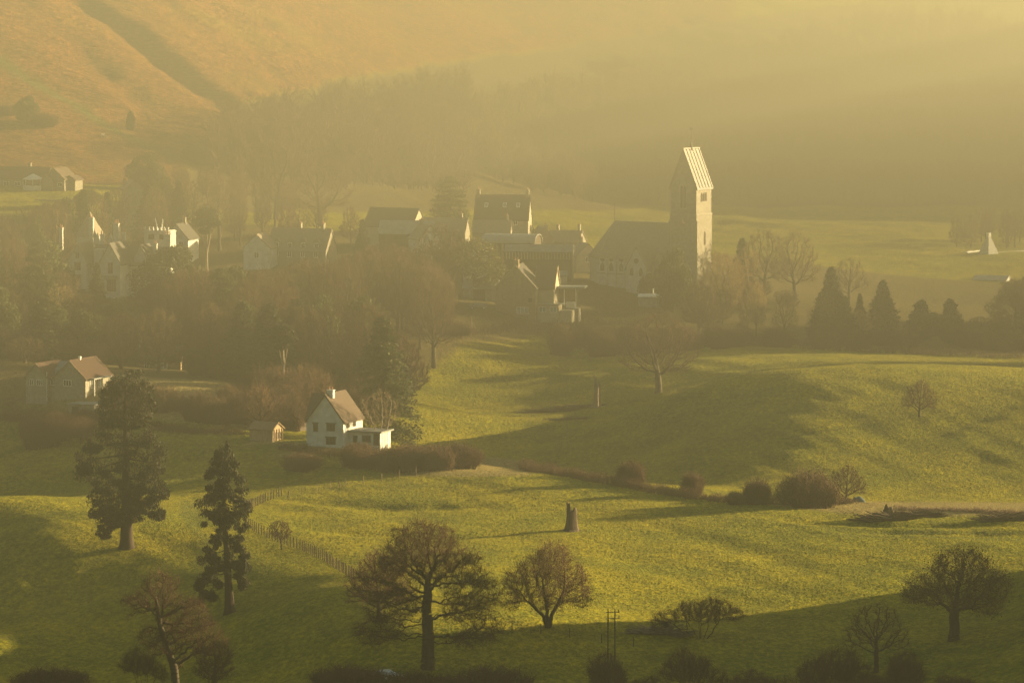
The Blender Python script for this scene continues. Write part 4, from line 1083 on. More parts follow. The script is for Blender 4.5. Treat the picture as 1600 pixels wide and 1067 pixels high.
# ------------------------------------------------------------------ 3 brown gabled house with conservatory terrace
root, h, T = simple_house("village_house", 811, 882, -12, 9.0, 7.5, 447, 414, M_STONE_BROWN, M_SLATE, "tall brown gable-fronted house above the hazy field with sunlit edge and pale annexe",
    wins=[('F', 1.6, 488, 2.6, 1.5, M_FRAME_WHITE, M_GLASS_PALE, 2), ('F', 3.3, 470, .9, .9, M_FRAME_DARK, None, 1)], chim=[(0, -3.0, 1.2, 1.2, M_STONE_BROWN, 2)], barge=M_WOOD_PALE)
fF = T @ face_frame('F', 9.0, 7.5)
G(fF).box(-1.25, -.05, -.03, .12, h(470), h(420)).build("chimney_breast", M_STONE_BROWN, root)
wing(root, Tm(5.9, 2.2, 0, R(90)), 6.4, 4.2, h(448), h(417), M_RENDER_CREAM, M_SLATE, barge=M_WOOD_PALE)
G().box(4.6, 9.4, -2.6, 1.2, -1.5, h(474)).build("annexe_wall", M_RENDER_CREAM, root)
G().box(4.4, 9.7, -2.9, 1.3, h(474) + .004, h(474) + .18).build("annexe_roof", M_TIN, root)
fx = Matrix.Translation((7, -2.6, 0)) @ Matrix(((1,0,0,0),(0,-1,0,0),(0,0,1,0),(0,0,0,1)))
window(root, fx, -1.2, h(486), 1.6, 1.3, M_FRAME_WHITE, M_GLASS_PALE, mull=1); window(root, fx, 1.2, h(486), 1.5, 1.3, M_FRAME_WHITE, M_GLASS_PALE, mull=1)
G().box(9.5, 12.2, -2.2, 1.0, -1.5, h(483)).build("terrace_wall", M_RENDER_CREAM, root)
# open veranda with white rail and flat pale roof
root = stand("veranda", 883, 884, -8, "open flat-roofed veranda with thin white posts and rail right of the brown house", "veranda", dz=-.1)
b = root.location.z; h = lambda py: z_at(py, 884) - b
G().box(-3.4, 3.2, -1.5, 2.5, -1, h(481)).build("terrace_base", M_CONCRETE, root)
G().box(-3.6, 4.6, -1.9, 2.8, h(450), h(447)).build("roof", M_TIN, root)
for x in (-3.0, 0.0, 2.6):
    G().box(x - .06, x + .06, -1.4, -1.28, h(481), h(450)).build("post", M_FRAME_WHITE, root)
G().box(-3.2, 2.8, -1.42, -1.34, h(481) + .9, h(481) + .98).box(-3.2, 2.8, -1.40, -1.36, h(481) + .45, h(481) + .5).build("rail", M_FRAME_WHITE, root)
G().box(-3.2, 2.6, 1.2, 1.4, h(481), h(450)).build("back_wall", M_WOOD, root)
G().box(.2, 2.2, .2, 1.0, h(481), h(472)).build("bench", M_FRAME_WHITE, root)

# ------------------------------------------------------------------ 4 dark twin-chimney house and village roofs
root, h, T = simple_house("farmhouse", 786, 985, 84, 8.6, 13.2, 341, 306, M_STONE_GREY, M_SLATE, "tall dark slate-roofed house with a chimney at each end standing above the village",
    chim=[(0, -6.0, 1.4, 1.1, M_STONE, 2), (0, 6.0, 1.4, 1.1, M_STONE, 2)], ridge_m=M_STONE_GREY,
    wins=[('L', -3.5, 350, 1.1, 1.2, M_FRAME_WHITE, None, 1), ('L', 0, 350, 1.1, 1.2, M_FRAME_WHITE, None, 1), ('L', 3.5, 350, 1.1, 1.2, M_FRAME_WHITE, None, 1)])
for y in (-3.9, -.6, 3.9):
    rooflight(root, T, 8.6, h(341), h(306), -1, y, .55, .9, 1.3)
    rooflight(root, T, 8.6, h(341), h(306), 1, y, .55, .9, 1.3)
simple_house("barn", 617, 1002, 64, 8.0, 13.5, 352, 326, M_RENDER_CREAM, M_SLATE, "long dark-roofed barn with pale lit gable end at its right", "barn",
    wins=[('L', -2, 362, 1.2, 1.4, M_FRAME_WHITE, None, 1), ('L', 3, 362, 1.2, 1.4, M_FRAME_WHITE, None, 1)])
simple_house("lean_to_shed", 636, 978, 80, 5.0, 13, 363, 346, M_WOOD_DARK, M_TIN, "low tin-roofed shed in front of the long dark barn", "shed",
    wins=[('L', 0, 374, 6.0, 1.6, M_FRAME_DARK, None, 3)])
simple_house("village_cottage", 690, 1000, 80, 6.5, 13, 360, 341, M_STONE, M_STONE_TILE, "long low cottage roof between the barn and the twin-chimneyed house", "cottage", chim=[(0, -5, 1.0, .8, M_STONE, 1)])
simple_house("village_cottage", 769, 965, 86, 6.5, 9, 362, 345, M_STONE, M_STONE_TILE, "low grey roof directly beneath the twin-chimneyed house", "cottage", chim=[(0, -3.6, 1.2, .7, M_STONE, 1)])
# round-roofed barn
def dutch_barn():
    d = 948; root = stand("barn", 800, d, 0, "pale curved-roof barn with slatted lit boarding below the dark house", "barn", dz=-.1)
    b = root.location.z; h = lambda py: z_at(py, d) - b
    W, L = 6.5, 12.5; e, r = h(379), h(366)
    n = 10; arc = [(W/2 * math.cos(math.pi * i / n), e + (r - e) * math.sin(math.pi * i / n)) for i in range(n + 1)]
    T = Tm(0, 0, 0, R(74))
    G(T).prism([(-W/2, -1), (W/2, -1)] + arc[0:1] + arc[1:], -L/2, L/2).build("wall", M_WOOD_DARK, root)
    o = [(x * 1.05, z + .02) for x, z in arc]; o2 = [(x * 1.08, z + .14) for x, z in arc]
    G(T).prism(o2 + o[::-1], -L/2 - .3, L/2 + .3).build("roof", M_TIN, root)
    for i in range(9):
        y = -L/2 + .8 + i * (L - 1.6) / 8
        G(T).box(-W/2 - .10, -W/2 - .02, y - .28, y + .28, -.5, e - .2).build("board", M_WOOD_PALE, root)
dutch_barn()
root, h, T = simple_house("cattle_shed", 843, 936, 84, 6.0, 15.5, 392, 383, M_WOOD_DARK, M_TIN_DARK, "long low shed with vertical slatted front below the curved barn", "shed")
for i in range(22):
    y = -7.4 + i * .7
    G(T @ face_frame('L', 6.0, 15.5)).box(y - .2, y + .2, .0, .07, h(404), h(393.5)).build("board", M_WOOD_PALE if i < 8 else M_WOOD, root)
simple_house("village_house", 884, 1005, 70, 6.5, 8.6, 377, 361, M_STONE, M_STONE_TILE, "small stone house with two chimneys between the dark house and the church", chim=[(0, -3.6, 1.6, .8, M_STONE, 1), (0, 2.0, 1.3, .8, M_STONE, 1)])
simple_house("village_house", 846, 1000, 12, 4.4, 7, 372, 355, M_STONE, M_STONE_TILE, "narrow gabled stone house peeping left of the two-chimneyed one", chim=[(0.9, -1, 1.6, .8, M_STONE, 1)])
simple_house("village_house", 664, 960, 20, 5.5, 8, 372, 352, M_RENDER_WHITE, M_STONE_TILE, "pale gable between the tin-roofed shed and the village tree", wins=[('F', 0, 382, 1.2, 1.3, M_FRAME_WHITE, None, 1)], chim=[(0, 2.5, 1.2, .8, M_STONE, 1)])
simple_house("village_house", 742, 925, 8, 5.2, 7, 400, 382, M_RENDER_WHITE, M_SLATE, "pale narrow gable standing left of the slatted shed", wins=[('F', 0, 412, 1.2, 1.3, M_FRAME_WHITE, None, 1)], chim=[(0, 2.0, 1.1, .8, M_STONE, 1)])
simple_house("village_house", 912, 958, 14, 5.6, 8, 398, 380, M_RENDER_CREAM, M_STONE_TILE, "cream gabled house just left of the church nave", wins=[('F', 0, 408, 1.3, 1.3, M_FRAME_WHITE, None, 1)], chim=[(0, 2.5, 1.2, .8, M_STONE, 1)])
simple_house("village_house", 283, 985, -14, 6.0, 8, 372, 350, M_RENDER_WHITE, M_SLATE, "pale gabled house between the manor tower and the flat-topped pine", wins=[('F', -1.2, 384, 1.1, 1.3, M_FRAME_WHITE, None, 1), ('F', 1.2, 384, 1.1, 1.3, M_FRAME_WHITE, None, 1)], chim=[(0, 2.0, 1.3, .9, M_STONE, 2)])
# garage range left of the brown house
root, h, T = simple_house("garage", 752, 892, 82, 5.0, 7.5, 449, 437, M_STONE_GREY, M_TIN, "pale garage with a dark open doorway left of the brown gabled house", "garage")
G(T @ face_frame('L', 5, 7.5)).box(-1.4, 1.2, -.02, .05, h(472), h(450)).build("door", M_WOOD_DARK, root)  # dark panel stands in for the shade of the open doorway
simple_house("garden_shed", 868, 925, 84, 3.6, 5.2, 430, 424, M_RENDER_CREAM, M_TIN_DARK, "pale low outbuilding behind the veranda", "shed")
simple_house("low_shed", 1018, 905, 82, 2.6, 5.4, 463, 460, M_GLASS_PALE, M_FRAME_WHITE, "low pale-roofed shed with thin white flue below the church", "shed", chim=[(0.3, -.4, 1.2, .3, M_FRAME_WHITE, 0)])  # a low shed with a thin flue

# ------------------------------------------------------------------ 5 dormered house in the trees
root, h, T = simple_house("stone_house", 407, 962, -14, 6.6, 7, 386, 366, M_RENDER_WHITE, M_STONE_TILE, "shaded pale gable joined to a long range with four pointed dormers among bare trees",
    wins=[('F', 0, 402, 1.2, 1.4, M_FRAME_WHITE, None, 1)], chim=[(-2.6, 2.0, 1.6, .9, M_STONE, 2)])
T2 = Tm(8.6, 5.6, 0, R(84))
wing(root, T2, 7.0, 15.0, h(391), h(360), M_STONE, M_STONE_TILE, ridge_m=M_STONE)
for y in (5.2, 1.8, -1.6, -5.0):
    dormer(root, T2, 7.0, 15.0, h(391), h(360), -1, y, 1.6, 2.1, M_STONE, M_STONE_TILE, .10)
    window(root, T2 @ face_frame('L', 7, 15), -y, h(402), 1.1, 1.3, M_FRAME_WHITE, None)
chimney(root, T2, 0, 0.4, h(360) - .5, 1.9, .9, .6, M_STONE, 2); chimney(root, T2, 0, -5.5, h(360) - .5, 1.9, 1.3, .7, M_STONE, 3)

# ------------------------------------------------------------------ 6 the manor
def manor():
    d = 892; root = stand("manor_house", 160, d, -16, "pale stone manor of steep gables, turret and battlemented tower, half hidden by dark evergreens", "manor house", dz=-.3)
    b = root.location.z; h = lambda py: z_at(py, d) - b
    k = 1 / ppm(d)
    X = lambda px: (px - 160) * k / math.cos(R(16))
    gable = M_RENDER_WHITE
    Ta = Tm(X(131), 0, 0); wing(root, Ta, 4.4, 9, h(408), h(381), M_STONE_PALE, M_SLATE, barge=M_STONE)
    Tb = Tm(X(187), -1.0, 0); wing(root, Tb, 4.9, 10, h(408), h(379), M_STONE_PALE, M_SLATE, barge=M_STONE)
    fa = Ta @ face_frame('F', 4.4, 9); fb = Tb @ face_frame('F', 4.9, 10)
    window(root, fa, 0, h(402), .9, 1.2, M_FRAME_RED, None, 1, lintel=M_STONE); window(root, fa, 0, h(421), 1.5, 1.7, M_FRAME_RED, None, 2, 1, lintel=M_STONE); window(root, fa, 0, h(441), 1.5, 1.8, M_FRAME_RED, None, 2, 1, lintel=M_STONE)
    window(root, fb, .1, h(424), 1.2, 2.3, M_FRAME_RED, None, 1, 1, lintel=M_STONE); window(root, fb, .3, h(452), 2.2, 2.6, M_FRAME_RED, None, 3, 1, lintel=M_STONE)
    G(fb).box(-1.5, 1.9, -.04, .5, h(430), h(427)).build("balcony", M_STONE_GREY, root)
    Tl = Tm((X(145) + X(172)) / 2, 1.6, 0, R(90)); wing(root, Tl, 8.4, X(172) - X(145), h(414), h(384), M_STONE_PALE, M_SLATE)
    fl = Matrix.Translation(((X(145) + X(172)) / 2, 1.6 - 4.2, 0)) @ Matrix(((1,0,0,0),(0,-1,0,0),(0,0,1,0),(0,0,0,1)))
    window(root, fl, .3, h(440), 1.1, 1.6, M_FRAME_RED, None, 1, 1)
    G().box(X(153), X(167), -2.9, -1.2, h(414) - 1.5, h(390)).box(X(152), X(168), -3.0, -1.1, h(390) + .003, h(389) + .1).build("chimney", M_STONE_PALE, root)
    Tr = Tm(X(232), 3.0, 0, R(90)); wing(root, Tr, 8, 11.5, h(412), h(387), M_STONE_PALE, M_SLATE)
    dormer(root, Tr, 8, 11.5, h(412), h(387), -1, 1.2, 2.4, 2.8, M_STONE_PALE, M_SLATE, .25)
    Tc = Tm(X(222), 1.8, 0); wing(root, Tc, 3.2, 5, h(402), h(383), M_STONE_PALE, M_SLATE, barge=M_STONE)
    # pyramid-roofed turret behind the left gable
    tx, ty = X(120), 7.0
    G().box(tx - 2.3, tx + 2.3, ty - 2.3, ty + 2.3, -1, h(372)).build("turret", M_STONE_PALE, root)
    g = G().cone(tx, ty, h(372) - .1, h(334), 3.7, .08, 4, math.pi / 4); tr = g.build("turret_roof", M_STONE_TILE, root)
    G().rod((tx, ty, h(336)), (tx, ty, h(326)), .05).build("finial", M_IRON, tr)
    for px, py0, py1, w, dd in ((129, 372, 344, 1.0, 4.5), (151, 380, 369, .9, 3), (171, 384, 352, 1.2, 4), (181, 380, 366, .8, 4.6), (251, 386, 368, 1.6, 5), (70, 385, 362, .8, 8), (240, 400, 381, .8, 1.5)):
        c = G().box(X(px) - w/2, X(px) + w/2, dd - w * .35, dd + w * .35, h(py0) - 1.5, h(py1)).box(X(px) - w/2 - .08, X(px) + w/2 + .08, dd - w*.35 - .08, dd + w*.35 + .08, h(py1) + .003, h(py1) + .2).build("chimney", M_STONE_PALE, root)
        for i in range(2 if w < 1.1 else 3):
            n_ = 2 if w < 1.1 else 3
            G().cone(X(px) + (i - (n_ - 1) / 2) * w / n_, dd, h(py1) + .205, h(py1) + 1.0, .14, .11).build("pot", M_CLAY, c)
    for px, dd in ((142, 3), (162, 3.5)):
        g = G().prism([(X(px) - .9, h(386)), (X(px) + .9, h(386)), (X(px), h(366))], dd, dd + .6).build("gablet", M_STONE_PALE, root)
    # battlemented tower block
    x0, x1 = X(206), X(246); y0 = 7.5; top = h(362)
    G().box(x0, x1, y0, y0 + 4.5, -1, top).box(x0 - .2, x1 + .2, y0 - .2, y0 + 4.7, top - .5, top - .2).build("tower", M_STONE_PALE, root)
    n = 7; wq = (x1 - x0) / (2 * n - 1); g = G()
    for i in range(n): g.box(x0 + 2 * i * wq, x0 + (2 * i + 1) * wq, y0 - .15, y0 + .25, top + .003, top + .75)
    g.build("battlements", M_STONE_PALE, root)
    ft = Matrix.Translation(((x0 + x1) / 2, y0, 0)) @ Matrix(((1,0,0,0),(0,-1,0,0),(0,0,1,0),(0,0,0,1)))
    window(root, ft, -1.2, h(376), 1.4, 1.1, M_FRAME_DARK, None, 2); window(root, ft, 1.4, h(376), 1.4, 1.1, M_FRAME_DARK, None, 2)
    G().rod(((x0 + x1) / 2 - .4, y0 + 2, top), ((x0 + x1) / 2 - 1.0, y0 + 2, top + 2.6), .16, .12).rod(((x0 + x1) / 2 + .5, y0 + 2, top), ((x0 + x1) / 2 + .8, y0 + 2, top + 2.4), .16, .12).build("flue", M_FRAME_WHITE, root)
manor()

# ------------------------------------------------------------------ 7 bungalow with conservatory on the hill foot
def bungalow():
    d = 1085; root = stand("bungalow", 60, d, -18, "bungalow with brown roof and white conservatory at the foot of the brown hill", "bungalow", dz=-.2)
    b = root.location.z; h = lambda py: z_at(py, d) - b
    wing(root, Tm(-6.5, 3.2, 0, R(90)), 6.4, 17, h(279), h(263), M_STONE, M_TILE_BROWN)
    T = Tm(5.2, 2.6, 0); wing(root, T, 6.0, 8, h(279), h(263), M_STONE, M_TILE_BROWN, barge=M_WOOD_PALE)
    wing(root, Tm(3.6, -1.4, 0), 3.4, 3, h(283), h(272), M_STONE, M_TILE_BROWN, barge=M_WOOD_PALE)
    wing(root, Tm(8.6, 3.6, 0), 3.2, 5, h(281), h(275), M_STONE, M_TILE_BROWN)
    fr = Tm(-6.5, 0, 0) @ Matrix(((1,0,0,0),(0,-1,0,0),(0,0,1,0),(0,0,0,1)))
    for u in (-6, -3, .3): window(root, fr, u, h(291), 1.7, 1.1, M_FRAME_WHITE, None, 1)
    window(root, T @ face_frame('F', 6, 8), 1.7, h(291), 1.3, 1.1, M_FRAME_WHITE, None, 1)
    chimney(root, Tm(), -4.0, 3.2, h(263) - .5, 1.6, .8, .6, M_STONE, 1)
    # octagonal conservatory
    cx, cy, rr = -.4, -2.6, 2.7; k = 8; ph = math.pi / 8
    G().cone(cx, cy, -1.5, h(289), rr, rr, k, ph).build("conservatory_base", M_FRAME_WHITE, root)
    gl = G().cone(cx, cy, h(289), h(280), rr - .08, rr - .08, k, ph).build("conservatory_glass", M_GLASS, root)
    for i in range(k):
        a = ph + i * 2 * math.pi / k
        G().rod((cx + rr * math.cos(a), cy + rr * math.sin(a), h(289)), (cx + rr * math.cos(a), cy + rr * math.sin(a), h(280)), .11, k=4).build("post", M_FRAME_WHITE, gl)
    G().cone(cx, cy, h(280), h(279), rr + .1, rr + .1, k, ph).cone(cx, cy, h(279), h(271), rr + .1, .1, k, ph).build("conservatory_roof", M_FRAME_WHITE, root)
bungalow()
simple_house("village_cottage", 206, 1030, 14, 4.5, 7, 294, 282, M_STONE, M_STONE_TILE, "faint small gabled cottage lost in the trees right of the bungalow", "cottage", chim=[(-1.8, 1, 2.0, .7, M_CLAY, 1)])
# low garden wall under the bungalow
root_ = G().box(-9, 9, -.25, .25, -.8, .7).build("garden_wall", M_STONE_GREY)
x_ = x_at(108, 1062); root_.location = (x_, 1062, gz(x_, 1062)); tag(root_, "low pale garden wall running below the bungalow", "wall")

# ------------------------------------------------------------------ 8 red-roofed double house at left
def redhouse():
    d = 706; root = stand("house", 108, d, -24, "grey stone house of two gables, one roof bright red tile, beside the giant redwood", "house", dz=-.2)
    b = root.location.z; h = lambda py: z_at(py, d) - b
    # right gable
    W, L = 6.2, 9.0; T = Tm(1.2, 2.0, 0)
    wing(root, T, W, L, h(588), h(563), M_STONE_GREY, M_TILE_RED, barge=M_STONE_BROWN, ridge_m=M_TILE_RED)
    f = T @ face_frame('F', W, L)
    window(root, f, -.5, h(601.5), 1.6, 1.2, M_FRAME_WHITE, None, 2)
    rr = T @ face_frame('R', W, L)
    window(root, rr, -2.2, h(605), 1.3, 1.5, M_FRAME_WHITE, M_GLASS_PALE, 1); window(root, rr, .6, h(605), 1.3, 1.5, M_FRAME_WHITE, M_GLASS_PALE, 1)
    G(T).box(W/2 + .01, W/2 + 1.3, -3.6, 2.6, h(590), h(588.6)).build("porch_roof", M_TIN, root)
    for y in (-3.4, -.6, 2.3): G(T).box(W/2 + 1.1, W/2 + 1.22, y, y + .12, -1, h(590) - .003).build("post", M_FRAME_WHITE, root)
    chimney(root, T, 0, -1.0, h(563) - .4, .9, .35, .35, M_FRAME_WHITE, 0)
    # left gable and link
    W2 = 4.4; T2 = Tm(-5.4, 1.2, 0)
    wing(root, T2, W2, 8, h(589), h(569), M_STONE_GREY, M_TILE_RED, barge=M_STONE_BROWN)
    f2 = T2 @ face_frame('F', W2, 8)
    window(root, f2, -.95, h(602), .8, 1.1, M_FRAME_WHITE, None, 1); window(root, f2, .6, h(602), 1.2, 1.1, M_FRAME_WHITE, None, 2)
    T3 = Tm(-2.6, 3.2, 0, R(90)); wing(root, T3, 6.4, 2.6, h(588), h(569), M_STONE_GREY, M_TIN_DARK)
    G().box(-3.19, -1.95, -1.9, -.0, -1.5, h(590)).build("link_wall", M_STONE_GREY, root)
    f3 = Matrix.Translation((-2.55, -1.9, 0)) @ Matrix(((1,0,0,0),(0,-1,0,0),(0,0,1,0),(0,0,0,1)))
    window(root, f3, -.0, h(601.5), 1.1, 1.3, M_FRAME_WHITE, None, 2)
    G().rod((-3.25, -2.9, -1), (-3.25, -2.9, h(580)), .06).build("drainpipe", M_FRAME_WHITE, root)
    G().rod((-1.9, -2.1, -1), (-1.9, -2.1, h(590)), .06).build("drainpipe", M_FRAME_WHITE, root)
redhouse()
root = stand("garage", 133, 694, -24, "low block shed with sloping tin roof below the red-roofed house", "shed")
b = root.location.z
G().box(-2.6, 2.6, -2, 2, -1.2, 2.0).build("wall", M_CONCRETE, root)
G().prism([(-2.9, 1.95), (2.9, 2.05), (2.9, 2.2), (-2.9, 2.1)], -2.3, 2.3).build("roof", M_TIN_DARK, root)
G(Matrix.Translation((0, -2, 0)) @ Matrix(((1,0,0,0),(0,-1,0,0),(0,0,1,0),(0,0,0,1)))).box(-1.9, -.6, -.02, .05, -.2, 1.6).build("door", M_WOOD_DARK, root)
# cottage behind with large white-framed window
root, h, T = simple_house("cottage", 247, 762, 91, 6.0, 8.4, 561, 541, M_STONE_BROWN, M_TILE_BROWN, "dim brown cottage in the wood with one big white slanting window and an end chimney", "cottage",
    wins=[('L', .9, 574, 1.5, 1.6, M_FRAME_WHITE, M_GLASS_PALE, 1), ('L', -2.2, 574, .9, 1.3, M_FRAME_WHITE, None, 1)], chim=[(0, 3.6, 1.7, .8, M_STONE, 1)])
root, h, T = simple_house("garden_shed", 296, 764, 10, 1.9, 2.2, 572, 565, M_WOOD, M_TIN, "tiny pale-roofed garden hut right of the dim brown cottage", "shed")
door(root, T @ face_frame('F', 1.9, 2.2), 0, .8, 1.5, M_WOOD_DARK)

# ------------------------------------------------------------------ 9 garden sheds left of the white cottage
root, h, T = simple_house("garden_shed", 414, 656, 62, 3.2, 4.4, 669, 660, M_WOOD_PALE, M_WOOD, "sunlit timber shed with posts in its open front left of the cottage", "shed")
ff = T @ face_frame('F', 3.2, 4.4)
for u in (-1.2, -.4, .4, 1.2): G(ff).box(u - .07, u + .07, .0, .12, -.5, h(669)).build("post", M_WOOD, root)
G(ff).box(-1.1, -.5, -.02, .04, -.2, 1.6).box(.0, .9, -.02, .04, .5, 1.5).build("opening_shade", M_WOOD_DARK, root)  # dark panels stand in for the shade inside the open front
simple_house("garden_shed", 458, 676, 70, 3.6, 3.6, 655, 648, M_WOOD_DARK, M_TIN_DARK, "dark flat shed between the lit timber shed and the cottage", "shed")
simple_house("garden_shed", 350, 676, 80, 4.0, 6.5, 671, 664, M_WOOD_DARK, M_WOOD_DARK, "low dark shed roof at the field edge left of the lit timber shed", "shed")

# ------------------------------------------------------------------ 10 the far farm at right
def farm():
    d = 1150; root = stand("oast_house", 1546, d, 38, "pale steep pyramid-roofed farm building with capped peak, far off in the mist", "farm building", dz=-.2)
    b = root.location.z; h = lambda py: z_at(py, d) - b
    G().box(-2.2, 2.2, -2.2, 2.2, -2, h(402)).build("wall", M_STONE, root)
    g = G().cone(0, 0, h(402), h(370), 3.4, .5, 4, math.pi / 4); r = g.build("roof", M_STONE_PALE, root)
    G().box(-.5, .5, -.5, .5, h(370.5), h(364)).build("cowl", M_FRAME_WHITE, r)
    window(root, face_frame('F', 4.4, 4.4), 0, h(410), 1.2, 1.4, M_FRAME_WHITE, None, 1)
farm()
simple_house("barn", 1522, 1155, -38, 8.0, 7, 408, 393, M_RENDER_WHITE, M_FRAME_WHITE, "white barn with bright sloping roof left of the far pyramid roof", "barn")
simple_house("barn", 1588, 1160, -52, 7.0, 16, 402, 393, M_RENDER_WHITE, M_STONE_PALE, "long pale barn range right of the far pyramid roof", "barn", wins=[('L', -4, 407, 1.6, 1.6, M_FRAME_DARK, None, 1), ('L', 4, 407, 1.6, 1.6, M_FRAME_DARK, None, 1)])
simple_house("barn", 1552, 1085, 70, 6.0, 9, 437, 431, M_RENDER_WHITE, M_TIN, "low white-roofed shed in the misty field below the far farm", "shed")

